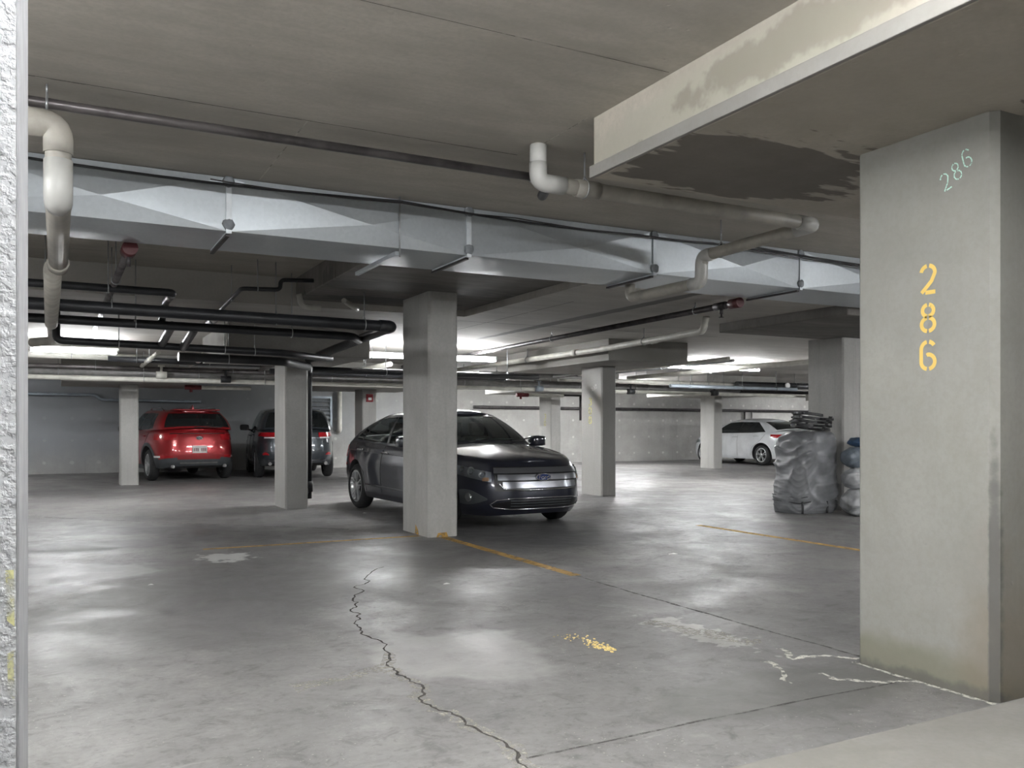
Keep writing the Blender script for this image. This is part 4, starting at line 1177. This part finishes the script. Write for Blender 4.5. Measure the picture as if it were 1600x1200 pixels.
    def mirror(s, x, z, mat=None):
        for sg in (1, -1):
            y = sg * (s.hw + .07)
            bm = bmesh.new(); bmesh.ops.create_cube(bm, size=1)
            bmesh.ops.subdivide_edges(bm, edges=bm.edges, cuts=3, use_grid_fill=True)
            for v in bm.verts:
                c = v.co * 2; d = max(abs(c.x), abs(c.y), abs(c.z)); L = c.length
                c = c * (0.55 + 0.45 * d / L if L else 1)
                v.co = (x + c.x * .085 - abs(c.y) * .01, y + c.y * .115, z + c.z * .075)
            mb = MB(); mb.bm(bm, True)
            mb.tube([(x + .02, sg * (s.hw - .10), z - .07), (x, y - sg * .06, z - .04)], .022, 8)
            o = mb.build('side_mirror', mat or s.mat, s.root)
            bm = None
            MB().box(x - .095, x - .082, y - .09, y + .09, z - .055, z + .055, .004).build('mirror_glass', 'trim', o)
    def plate(s, z, rear=True, tilt=0.0, y=0.0):
        u = s.U(1e-4, rear); t = s.t_of_z(u, z); p = s.surf(u, t)
        d = -1 if rear else 1
        o = MB().box(p.x + d * .004 - .006, p.x + d * .018 + .004, y - .155, y + .155, z - .08, z + .08, .004).build('number_plate', 'plate', s.root)
        xx = p.x + d * .0235
        for i in range(7):
            if i == 3: continue
            yy = y - .12 + i * .04
            MB().box(xx - .002, xx + .002, yy - .011, yy + .011, z - .04, z + .025).build('plate_mark', 'plate_mark', o)
        return o
    def wiper(s, rear_pts):
        pass
    def seats(s, xs, zt):
        for x, y in xs:
            m = MB().box(x - .09, x + .09, y - .24, y + .24, .75, zt, .06).box(x - .06, x + .05, y - .12, y + .12, zt + .01, zt + .2, .045)
            m.build('seat', 'seat', s.root)
    def text(s, txt, size, p, ax, up, mat, name='lettering', parent=None, ext=.002):
        cu = bpy.data.curves.new('txt', 'FONT'); cu.body = txt; cu.size = size; cu.align_x = 'CENTER'; cu.align_y = 'CENTER'; cu.extrude = ext
        ob = bpy.data.objects.new('txt', cu); COL.objects.link(ob)
        dg = bpy.context.evaluated_depsgraph_get(); dg.update()
        me = bpy.data.meshes.new_from_object(ob.evaluated_get(dg))
        bpy.data.objects.remove(ob)
        ax = Vector(ax).normalized(); up = Vector(up).normalized(); nn = ax.cross(up)
        me.transform(Matrix(((ax.x, up.x, nn.x, p[0]), (ax.y, up.y, nn.y, p[1]), (ax.z, up.z, nn.z, p[2]), (0, 0, 0, 1))))
        me.materials.clear(); me.materials.append(M[mat])
        return link(bpy.data.objects.new(name, me), parent or s.root)
    def oval(s, z, hw_, hh, mat, rim, rear, txt, tmat, size, y=0.0, fwd=0.018):
        u = s.U(1e-4, rear); p = s.surf(u, s.t_of_z(u, z)); d = -1 if rear else 1
        def disc(a, b, x0, x1, name, mt, par):
            seg = 28; vs = []
            for xx, k_ in ((x0, 1.0), (x1, .93)):
                vs += [(xx, y + a * k_ * math.cos(2 * math.pi * j / seg), z + b * k_ * math.sin(2 * math.pi * j / seg)) for j in range(seg)]
            fs = [(j, (j + 1) % seg, seg + (j + 1) % seg, seg + j) for j in range(seg)] + [tuple(range(seg)), tuple(range(seg, 2 * seg))]
            return MB().add(vs, fs).build(name, mt, par)
        o = disc(hw_, hh, p.x - d * .01, p.x + d * fwd, 'badge', rim, s.root)
        disc(hw_ * .86, hh * .8, p.x + d * fwd * .8, p.x + d * (fwd + .003), 'badge_face', mat, o)
        s.text(txt, size, (p.x + d * (fwd + .005), y, z - .003), (0, d, 0), (0, 0, 1), tmat, 'lettering', o)
        return o

SEDAN_ROWS = [(0, .10, .10, .93), (.1, .045, .05, .965), (.3, .0, .0, .99), (.5, .01, .0, 1.0), (.66, .03, .02, .995), (.8, .055, .04, .975), (.92, .10, .07, .945), (1.0, .17, .13, .90)]
# ---- dark sedan
fus = Car('dark_sedan', 'dark navy four-door sedan parked behind the middle column', (4.82, 11.05), math.radians(-86.5), dict(
    W=1.834, xf=2.34, xr=-2.50, wb=2.728, tr=.328, nf=3.4, nr=3.6, crown=.075,
    top=[(2.34, .745), (2.1, .80), (1.6, .865), (1.0, .925), (.4, .925), (-.6, .945), (-1.5, .985), (-2.1, 1.01), (-2.5, .985)],
    bot=[(2.34, .20), (2.0, .17), (1.0, .19), (-1.2, .20), (-2.1, .24), (-2.5, .34)],
    roof=[(1.0, 1.30), (.35, 1.405), (-.25, 1.445), (-.8, 1.425), (-1.3, 1.33), (-1.8, 1.2)],
    rows=SEDAN_ROWS, spokes=5, dbl=True, rimr=.235,
    gh=dict(bf=1.08, br=-2.02, bw=.80, rf=.30, rr=-1.12, rw=.585, n=6.5, ws_y=.735, ws_v=(.07, .93), rg_y=.68, rg_v=(.1, .93), bow=.03,
            side=[('door_window', .78, -.30, (.07, .86), 'glass'), ('door_window', -.38, -1.28, (.07, .86), 'glass'), ('quarter_window', -1.33, -1.58, (.07, .7), 'glass_dark')])), 'paint_navy')
fus.mirror(.66, 1.0); fus.handle(-.22, .83, 'chrome'); fus.handle(-1.18, .86, 'chrome')
for sg in (1, -1):
    fus.line('door_seam', 'trim', [(.86, .90), (.92, .6), (.80, .28)], sg); fus.line('door_seam', 'trim', [(-.33, .92), (-.33, .28)], sg)
    fus.line('door_seam', 'trim', [(-1.5, .95), (-1.32, .75), (-.98, .55), (-.92, .3)], sg); fus.line('body_crease', 'paint_navy', [(1.9, .70), (.9, .80), (-1.0, .84), (-2.1, .87)], sg, .007, -.002, 16)
    fus.line('sill_crease', 'paint_navy', [(.85, .36), (-.95, .38)], sg, .012, -.004)
# three-bar grille, headlamps, fogs, lower intake
fus.patch('grille_back', 'trim', -.60, .60, .46, lambda q: .735, .002, .01, n=20)
for z0, z1, hwid in ((.665, .725, .60), (.585, .648, .555), (.495, .565, .50)):
    fus.patch('grille_bar', 'brushed', -hwid, hwid, z0, z1, .024, .03, n=24, m=3)
MB().tube([fus.surf(fus.U(a), fus.t_of_z(fus.U(a), z)) + Vector((.022, 0, 0)) for a, z in [(-.60, .655), (-.57, .56), (-.50, .49), (-.3, .478), (-.05, .475), (.05, .475), (.3, .478), (.50, .49), (.57, .56), (.60, .655)]], .011, 8).build('grille_surround', 'chrome', fus.root)
for sg in (1, -1):
    hl = fus.patch('headlamp', 'brushed', sg * .63, sg * 1.16, lambda q: .56 + .09 * q, lambda q: .675 + .075 * q, .006, .02, n=14)
    for a, z, rr in ((.74, .645, .045), (.90, .68, .05), (1.04, .70, .035)):
        u = fus.U(sg * a); t = fus.t_of_z(u, z); p = fus.surf(u, t); nn = fus.nrm(u, t)
        MB().lathe([(0.0, -.005), (rr * .6, 0.0), (rr, .012), (rr * 1.05, .010), (rr * .9, -.01)], p + nn * .006, nn, 16).build('lamp_reflector', 'chrome', hl)
    fus.patch('amber_marker', 'amber', sg * .66, sg * .74, .575, .615, .013, .01, n=4, m=2, parent=hl)
    fus.patch('lens_cover', 'lens', sg * .63, sg * 1.16, lambda q: .56 + .09 * q, lambda q: .675 + .075 * q, .022, .006, n=14, parent=hl)
    fg = fus.patch('fog_lamp', 'cladding', sg * .70, sg * 1.10, lambda q: .36 - .06 * math.sin(q * 2.2), lambda q: .375 + .10 * math.sin(q * 2.0), .004, .02, n=12)
    u = fus.U(sg * .95); t = fus.t_of_z(u, .385); p = fus.surf(u, t); nn = fus.nrm(u, t)
    MB().lathe([(0, .0), (.035, .004), (.048, .014), (.052, .008), (.05, -.01)], p + nn * .006, nn, 18).build('lamp_reflector', 'chrome', fg)
    fus.patch('tail_lamp', 'red_lens', sg * .50, sg * .93, .74, .92, .006, .02, rear=True)
    fus.patch('side_marker', 'red_lens', sg * 1.06, sg * 1.12, .62, .66, .006, .01, rear=True, n=3, m=2)
intk = fus.patch('lower_intake', 'trim', -.62, .62, lambda q: .265, lambda q: .365 - .05 * abs(2 * q - 1) ** 4, .003, .01, n=24)
for z in (.285, .315, .345): fus.patch('intake_slat', 'cladding', -.42, .42, z, z + .012, .012, .015, n=16, m=1, parent=intk)
ring = [(-.62, .275), (-.66, .31), (-.58, .36), (-.4, .378), (0.02, .382), (.4, .378), (.58, .36), (.66, .31), (.62, .275), (.4, .258), (0.02, .256), (-.4, .258), (-.62, .275)]
RP = []
for (a0, z0), (a1, z1) in zip(ring[:-1], ring[1:]):
    for i in range(5):
        q = i / 5; a = a0 + (a1 - a0) * q; a = a if abs(a) > 1e-4 else 1e-4; z = z0 + (z1 - z0) * q
        u = fus.U(a); t = fus.t_of_z(u, z); RP.append(fus.surf(u, t) + fus.nrm(u, t) * .008)
MB().tube(RP + [RP[0]], .007, 6).build('intake_trim', 'chrome', intk)
fus.oval(.615, .11, .046, 'badge_blue', 'chrome', False, 'Ford', 'chrome', .075, fwd=.045)
fus.seats(((.05, .37), (.05, -.37), (-.95, .4), (-.95, -.4)), 1.06)
MB().box(.55, .95, -.66, .66, .86, 1.0, .05).build('dashboard', 'interior', fus.root)
MB().add([(.62, .05, 1.02), (.62, .55, 1.02), (.86, .5, 1.03), (.86, .1, 1.03), (.62, .05, 1.03), (.62, .55, 1.03), (.86, .5, 1.04), (.86, .1, 1.04)], [(4, 5, 6, 7), (3, 2, 1, 0), (0, 1, 5, 4), (1, 2, 6, 5), (2, 3, 7, 6), (3, 0, 4, 7)]).build('dashboard_paper', 'paper', fus.root)
MB().tube([Vector((.52 + .06 * math.sin(a), -.37 + .18 * math.cos(a), 1.0 + .17 * math.sin(a))) for a in [i * math.pi / 9 for i in range(19)]], .016, 8).build('steering_wheel', 'trim', fus.root)
fus.plate(.66, True)
for yy in (-.3, .3):
    MB().tube([(1.10, yy, 1.0), (1.02, yy + .25, 1.03), (.98, yy + .42, 1.06)], .008, 6).build('wiper', 'trim', fus.root)

# ---- red SUV
SUV_ROWS = [(0, .12, .10, .92), (.12, .05, .03, .965), (.3, .0, .0, .995), (.5, .01, .01, 1.0), (.66, .03, .03, .995), (.8, .06, .05, .98), (.92, .10, .08, .955), (1.0, .16, .13, .915)]
def clad_line(lo): return lambda x: lo
kia = Car('red_suv', 'red compact SUV seen from behind, parked against the back wall', (2.44, 22.1), math.radians(97.5), dict(
    W=1.855, xf=2.22, xr=-2.22, wb=2.67, tr=.35, nf=3.4, nr=4.2, crown=.05, arch_trim=True, arch=.06, clad=lambda x: .50 if x < -1.75 else (.42 if x > 1.7 else .36),
    top=[(2.22, .86), (1.9, .95), (1.4, 1.03), (.9, 1.07), (.2, 1.07), (-1.0, 1.10), (-1.8, 1.13), (-2.22, 1.12)],
    bot=[(2.22, .24), (1.9, .22), (0.8, .24), (-1.2, .25), (-1.8, .28), (-2.22, .36)],
    roof=[(.9, 1.45), (.4, 1.57), (-.3, 1.63), (-1.1, 1.615), (-1.75, 1.57), (-2.1, 1.5)],
    rows=SUV_ROWS, spokes=5, dbl=True,
    gh=dict(bf=1.02, br=-2.12, bw=.84, rf=.32, rr=-1.82, rw=.63, n=6.5, ws_y=.78, ws_v=(.07, .93), rg_y=.70, rg_v=(.10, .90), bow=.03,
            side=[('door_window', .72, -.30, (.07, .86), 'glass_dark'), ('door_window', -.38, -1.22, (.07, .86), 'glass_dark'), ('quarter_window', -1.28, -1.58, (.10, .80), 'glass_dark')])), 'paint_red')
kia.mirror(.62, 1.14, 'trim'); kia.handle(-.2, .95); kia.handle(-1.1, .98)
for sg in (1, -1):
    kia.line('door_seam', 'trim', [(.82, 1.0), (.85, .5)], sg); kia.line('door_seam', 'trim', [(-.33, 1.04), (-.33, .4)], sg); kia.line('door_seam', 'trim', [(-1.4, 1.06), (-1.2, .85), (-.95, .6)], sg)
    kia.patch('tail_lamp', 'red_lens', sg * .48, sg * 1.10, lambda q: .90, lambda q: 1.03, .012, .03, rear=True)
    lo = kia.patch('bumper_lamp', 'red_lens', sg * .56, sg * .86, .515, .565, .012, .02, rear=True, n=6, m=2)
    kia.patch('reverse_lamp', 'white_lens', sg * .86, sg * 1.08, .52, .56, .014, .02, rear=True, n=6, m=2, parent=lo)
    MB().tube([kia.gpt(sg * kia.g.u_of_x(.1), 1.0) + Vector((0, -sg * .05, .02)), kia.gpt(sg * kia.g.u_of_x(-.1), 1.0) + Vector((0, -sg * .05, .06)), kia.gpt(sg * kia.g.u_of_x(-1.4), 1.0) + Vector((0, -sg * .05, .065)), kia.gpt(sg * kia.g.u_of_x(-1.62), 1.0) + Vector((0, -sg * .05, .02))], .018, 8, .06).build('roof_rail', 'chrome', kia.root)
    MB().tube([(-2.10, sg * .55, .33), (-2.20, sg * .55, .33)], .036, 10).build('exhaust_tip', 'grey_pipe', kia.root)
kia.patch('tailgate_trim', 'chrome', -.62, .62, 1.035, 1.05, .012, .02, rear=True, n=16, m=1)
kia.patch('tailgate_crease', 'paint_red', -.70, .70, .80, .825, .012, .02, rear=True, n=16, m=1)
kia.patch('plate_recess', 'paint_red', -.34, .34, .585, .595, .01, .02, rear=True, n=10, m=1)
kia.patch('skid_plate', 'grey_pipe', -.42, .42, .385, .42, .012, .02, rear=True, n=10, m=2)
kia.plate(.70, True)
kia.oval(.945, .075, .042, 'trim', 'chrome', True, 'KIA', 'chrome', .05, fwd=.03)
MB().box(-2.0, -1.74, -.5, .5, 1.545, 1.572, .012).build('spoiler', 'paint_red', kia.root)
MB().add([(-1.45, -.02, 1.59), (-1.45, .02, 1.59), (-1.68, .02, 1.56), (-1.68, -.02, 1.56), (-1.62, 0, 1.68), (-1.68, 0, 1.68)], [(0, 1, 4), (1, 2, 5, 4), (2, 3, 5), (3, 0, 4, 5), (3, 2, 1, 0)]).build('roof_antenna', 'paint_red', kia.root)
MB().tube([(-2.16, .1, 1.17), (-2.16, -.25, 1.185), (-2.155, -.5, 1.18)], .012, 6).build('rear_wiper', 'trim', kia.root)

# ---- grey SUV
rav = Car('grey_suv', 'dark grey SUV seen from behind, half hidden by a column', (5.12, 22.05), math.radians(83), dict(
    W=1.855, xf=2.28, xr=-2.30, wb=2.69, tr=.355, nf=3.6, nr=4.4, crown=.05, arch_trim=True, arch=.06, clad=lambda x: .44 if abs(x) > 1.75 else .36,
    top=[(2.28, .90), (1.95, 1.0), (1.4, 1.06), (.9, 1.09), (.2, 1.09), (-1.0, 1.12), (-1.9, 1.13), (-2.30, 1.11)],
    bot=[(2.28, .26), (1.9, .23), (.8, .25), (-1.2, .26), (-1.8, .29), (-2.30, .38)],
    roof=[(.9, 1.47), (.4, 1.60), (-.3, 1.665), (-1.1, 1.65), (-1.8, 1.60), (-2.1, 1.53)],
    rows=SUV_ROWS, spokes=5, dbl=True,
    gh=dict(bf=1.0, br=-2.2, bw=.85, rf=.30, rr=-1.86, rw=.66, n=7, ws_y=.78, ws_v=(.07, .93), rg_y=.72, rg_v=(.08, .92), bow=.03,
            side=[('door_window', .70, -.30, (.07, .86), 'glass_dark'), ('door_window', -.38, -1.22, (.07, .86), 'glass_dark'), ('quarter_window', -1.28, -1.75, (.10, .80), 'glass_dark')])), 'paint_grey')
rav.mirror(.62, 1.17, 'trim'); rav.handle(-.2, .97); rav.handle(-1.1, 1.0)
for sg in (1, -1):
    rav.line('door_seam', 'trim', [(.82, 1.0), (.85, .5)], sg); rav.line('door_seam', 'trim', [(-.33, 1.05), (-.33, .4)], sg); rav.line('door_seam', 'trim', [(-1.4, 1.08), (-1.2, .85), (-.95, .6)], sg)
    tl = rav.patch('tail_lamp', 'red_lens', sg * .48, sg * 1.12, lambda q: .955 + .02 * q, lambda q: 1.06, .014, .03, rear=True)
    rav.patch('reverse_lamp', 'white_lens', sg * .50, sg * .80, .925, .955, .014, .02, rear=True, n=6, m=2, parent=tl)
    rav.patch('bumper_reflector', 'red_lens', sg * .66, sg * .86, lambda q: .545, lambda q: .56 + .05 * math.sin(q * 3.1), .012, .02, rear=True, n=8, m=2)
    MB().tube([(-2.18, sg * .62, .35), (-2.30, sg * .62, .35)], .038, 10).build('exhaust_tip', 'grey_pipe', rav.root)
    rav.patch('tailgate_crease', 'paint_grey', sg * .40, sg * .78, lambda q: .92 - .13 * q, lambda q: .935 - .12 * q, .012, .02, rear=True, n=10, m=1)
rav.patch('tailgate_trim', 'brushed', -.5, .5, .925, .94, .012, .02, rear=True, n=14, m=1)
rav.patch('bumper_step', 'cladding', -.80, .80, .62, .64, .012, .02, rear=True, n=16, m=1)
rav.patch('bumper_step', 'brushed', -.70, .70, .40, .44, .010, .02, rear=True, n=16, m=1)
rav.plate(.80, True)
MB().box(-2.06, -1.80, -.52, .52, 1.57, 1.60, .012).build('spoiler', 'paint_grey', rav.root)
MB().tube([(-2.22, .05, 1.20), (-2.215, -.35, 1.215)], .012, 6).build('rear_wiper', 'trim', rav.root)

# ---- white sedan and its neighbour
def compact(name, label, loc, heading, mat):
    c = Car(name, label, loc, heading, dict(
        W=1.776, xf=2.27, xr=-2.37, wb=2.70, tr=.315, nf=3.2, nr=3.4, crown=.07,
        top=[(2.27, .70), (2.0, .80), (1.5, .90), (1.0, .965), (.4, .95), (-.6, .965), (-1.5, 1.0), (-2.0, 1.04), (-2.37, 1.02)],
        bot=[(2.27, .19), (2.0, .17), (1.0, .18), (-1.2, .19), (-2.0, .22), (-2.37, .32)],
        roof=[(1.0, 1.30), (.35, 1.40), (-.3, 1.455), (-.9, 1.44), (-1.4, 1.35), (-1.9, 1.2)],
        rows=SEDAN_ROWS, spokes=5, dbl=True,
        gh=dict(bf=1.22, br=-2.0, bw=.78, rf=.32, rr=-1.18, rw=.57, n=6.5, ws_y=.72, ws_v=(.07, .93), rg_y=.66, rg_v=(.1, .93), bow=.03,
                side=[('door_window', .85, -.28, (.07, .86), 'glass_dark'), ('door_window', -.36, -1.50, (.07, .84), 'glass_dark')])), mat)
    c.mirror(.72, 1.0); c.handle(-.2, .86); c.handle(-1.15, .89)
    for sg in (1, -1):
        c.line('door_seam', 'grey_pipe', [(.86, .90), (.92, .6), (.80, .28)], sg); c.line('door_seam', 'grey_pipe', [(-.33, .92), (-.33, .28)], sg)
        c.line('door_seam', 'grey_pipe', [(-1.5, .95), (-1.30, .75), (-.98, .55), (-.92, .3)], sg)
        c.patch('tail_lamp', 'red_lens', sg * .50, sg * 1.16, lambda q: .80 + .06 * q, lambda q: .95, .010, .02, rear=True)
        c.patch('headlamp', 'lens', sg * .55, sg * 1.12, lambda q: .62 + .05 * q, lambda q: .70 + .07 * q, .008, .02)
    c.plate(.74, True)
    return c
cor = compact('white_sedan', 'white four-door sedan parked at the far right', (19.95, 21.45), math.radians(90), 'paint_white')
cor2 = compact('silver_sedan', 'silver car roof just visible behind the white sedan', (23.0, 21.2), math.radians(90), 'paint_silver')

# ------------------------------------------------------------------ bags beside the wide column
M['tarp'] = simple('grey_tarpaulin', (0.20, 0.204, 0.215), 0.38, var=0.15, vs=5)
M['poly'] = simple('cloudy_plastic_bag', (0.42, 0.43, 0.44), 0.35, var=0.25, vs=8)
M['blue_bag'] = simple('blue_plastic_bag', (0.06, 0.11, 0.20), 0.4, var=0.25, vs=9)
M['bag_grey'] = simple('grey_blue_bag', (0.17, 0.20, 0.235), 0.4, var=0.25, vs=9)
M['black_plastic'] = simple('black_plastic', (0.03, 0.031, 0.033), 0.45)
def ridged(p, sc, seed):
    q = Vector((p.x * sc + seed, p.y * sc, p.z * sc * 0.8))
    n1 = mnoise.noise(q); n2 = mnoise.noise(q * 2.1 + Vector((3, 1, 7)))
    return (1 - abs(n1) * 2.2) * .7 + (1 - abs(n2) * 2.0) * .3
def bag(name, mat, c, half, label, seed, amp=.03, sc=3.0, ne=4.0, prof=None, parent=None, nz=44, nu=72, cat='bag', grp=None):
    V = []; Fq = []
    for i in range(nz + 1):
        v = i / nz
        k_ = prof(v) if prof else (1 - abs(2 * v - 1) ** 5) ** .3
        for j in range(nu):
            a = 2 * math.pi * j / nu
            ca, sa = math.cos(a), math.sin(a)
            x = math.copysign(abs(ca) ** (2 / ne), ca) * half[0] * k_; y = math.copysign(abs(sa) ** (2 / ne), sa) * half[1] * k_
            p = Vector((c[0] + x, c[1] + y, c[2] + v * half[2] * 2))
            w_ = mnoise.noise(p * 2.2 + Vector((seed, 4, 0)))
            fold = math.sin((p.x * .8 + p.y * .5 + p.z * 1.1) * sc * 3.2 + w_ * 5.5)
            fold2 = math.sin((p.x - p.z * .7 + p.y * .3) * sc * 4.1 + w_ * 4.0 + seed)
            d = ridged(p, sc, seed) * amp * .6 + mnoise.noise(p * 1.7 + Vector((seed, 0, 0))) * amp * 1.2
            f3 = math.sin((p.x * 1.3 + p.y * .9 - p.z * 1.6) * sc * 7.0 + w_ * 9.0)
            d += amp * .5 * (1 - abs(fold)) ** 2 + amp * .45 * (1 - abs(fold2)) ** 2 * (.5 + w_) + amp * .16 * (1 - abs(f3)) ** 2
            n_ = Vector((ca, sa, 0))
            p = p + n_ * d * (0.3 + 0.7 * min(1, k_ * 1.2))
            p.z = max(c[2], p.z + (d * .6 if v > .5 else 0))
            V.append(p)
    for i in range(nz):
        for j in range(nu):
            Fq.append((i * nu + j, i * nu + (j + 1) % nu, (i + 1) * nu + (j + 1) % nu, (i + 1) * nu + j))
    Fq.append(tuple(range(nu))[::-1]); Fq.append(tuple(nz * nu + j for j in range(nu)))
    o = mk(name, V, Fq, mat, parent, True)
    if label: tag(o, label, cat, grp)
    return o
def tarp_prof(v):
    b = 1.0
    if v < .04: b = .95 + v
    if .10 < v < .16: b = .985
    if v > .84: b = math.sqrt(max(0.0, 1 - ((v - .84) / .165) ** 2.8)) * .72 + .28
    return max(b, .12)
tb = bag('wrapped_bundle', 'tarp', (9.31, 8.93, 0.0), (.36, .28, .56), 'tall bundle wrapped in a grey tarp standing by the column', 3.0, .046, 2.7, 4.5, tarp_prof, cat='bundle', nz=96, nu=150)
for zz in (.235, .16):
    P = []
    for j in range(49):
        a = 2 * math.pi * j / 48; ca, sa = math.cos(a), math.sin(a)
        P.append((9.31 + math.copysign(abs(ca) ** .44, ca) * .40, 8.93 + math.copysign(abs(sa) ** .44, sa) * .32, zz + .012 * math.sin(a * 3)))
    MB().tube(P, .006, 6, caps=False).build('cord', 'black_plastic', tb)
for xx, yy in ((8.98, 8.66), (9.38, 8.60)):
    MB().tube([(xx, yy, .17), (xx, yy - .01, .09), (xx - .01, yy - .015, .006)], .016, 8, .03).build('strap_end', 'black_plastic', tb)
# curved black plastic pieces stacked on the bundle
for i in range(4):
    cx, cy, cz = 9.40 + .012 * i, 8.92 - .008 * i, 1.168 + i * .052
    V = []; Fq = []; n = 30; tilt = .13 + .01 * i
    R = .235 + .01 * (i % 2)
    for j in range(n + 1):
        a = math.radians(-80 + 6 * i + 320 * j / n)
        for rr, zz in ((R - .05, 0), (R, 0), (R, .034), (R - .05, .034)):
            x = cx + rr * 1.25 * math.cos(a); y = cy + rr * math.sin(a)
            V.append((x, y, cz + zz - (x - cx) * tilt))
        if j:
            for q in range(4): Fq.append(((j - 1) * 4 + q, (j - 1) * 4 + (q + 1) % 4, j * 4 + (q + 1) % 4, j * 4 + q))
    Fq += [(0, 1, 2, 3), (n * 4 + 3, n * 4 + 2, n * 4 + 1, n * 4)]
    o = mk('plastic_ring', V, Fq, 'black_plastic')
    tag(o, ('lowest', 'second lowest', 'second highest', 'topmost')[i] + ' black plastic ring stacked on the grey bundle', 'plastic ring', 'black plastic rings on the bundle')
    for j in range(0, n, 5):
        a = math.radians(-80 + 6 * i + 320 * j / n)
        x = cx + (R + .004) * 1.25 * math.cos(a); y = cy + (R + .004) * math.sin(a); z = cz + .017 - (x - cx) * tilt
        MB().box(x - .018, x + .018, y - .006, y + .006, z - .012, z + .012, .003).build('ring_clip', 'grey_pipe' if (i + j) % 2 else 'trim', o)
# clear and blue bags
ROUND = lambda v: max(.12, math.sin(math.pi * (0.06 + .9 * v)) ** .55)
bag('plastic_bag', 'poly', (9.66, 8.36, 0.0), (.17, .17, .165), 'cloudy plastic bag at the bottom of the pile by the column', 11, .03, 6, 2.6, ROUND, nz=30, nu=48, grp='plastic bags')
bag('plastic_bag', 'poly', (9.68, 8.38, .345), (.16, .15, .135), 'crumpled clear plastic bag in the middle of the pile', 17, .035, 7, 2.4, ROUND, nz=30, nu=48, grp='plastic bags')
bag('plastic_bag', 'bag_grey', (9.72, 8.42, .63), (.19, .15, .135), 'grey-blue stuffed bag on the upper part of the pile', 23, .022, 5, 2.6, ROUND, nz=30, nu=48, grp='plastic bags')
bag('plastic_bag', 'blue_bag', (9.83, 8.45, .915), (.13, .12, .06), 'blue bag lying on top of the pile', 29, .02, 7, 2.6, ROUND, nz=20, nu=40, grp='plastic bags')
bag('plastic_bag', 'poly', (9.50, 8.16, 0.0), (.13, .09, .045), 'small white bag end lying flat on the floor before the pile', 31, .02, 9, 2.4, ROUND, nz=16, nu=36, grp='plastic bags')
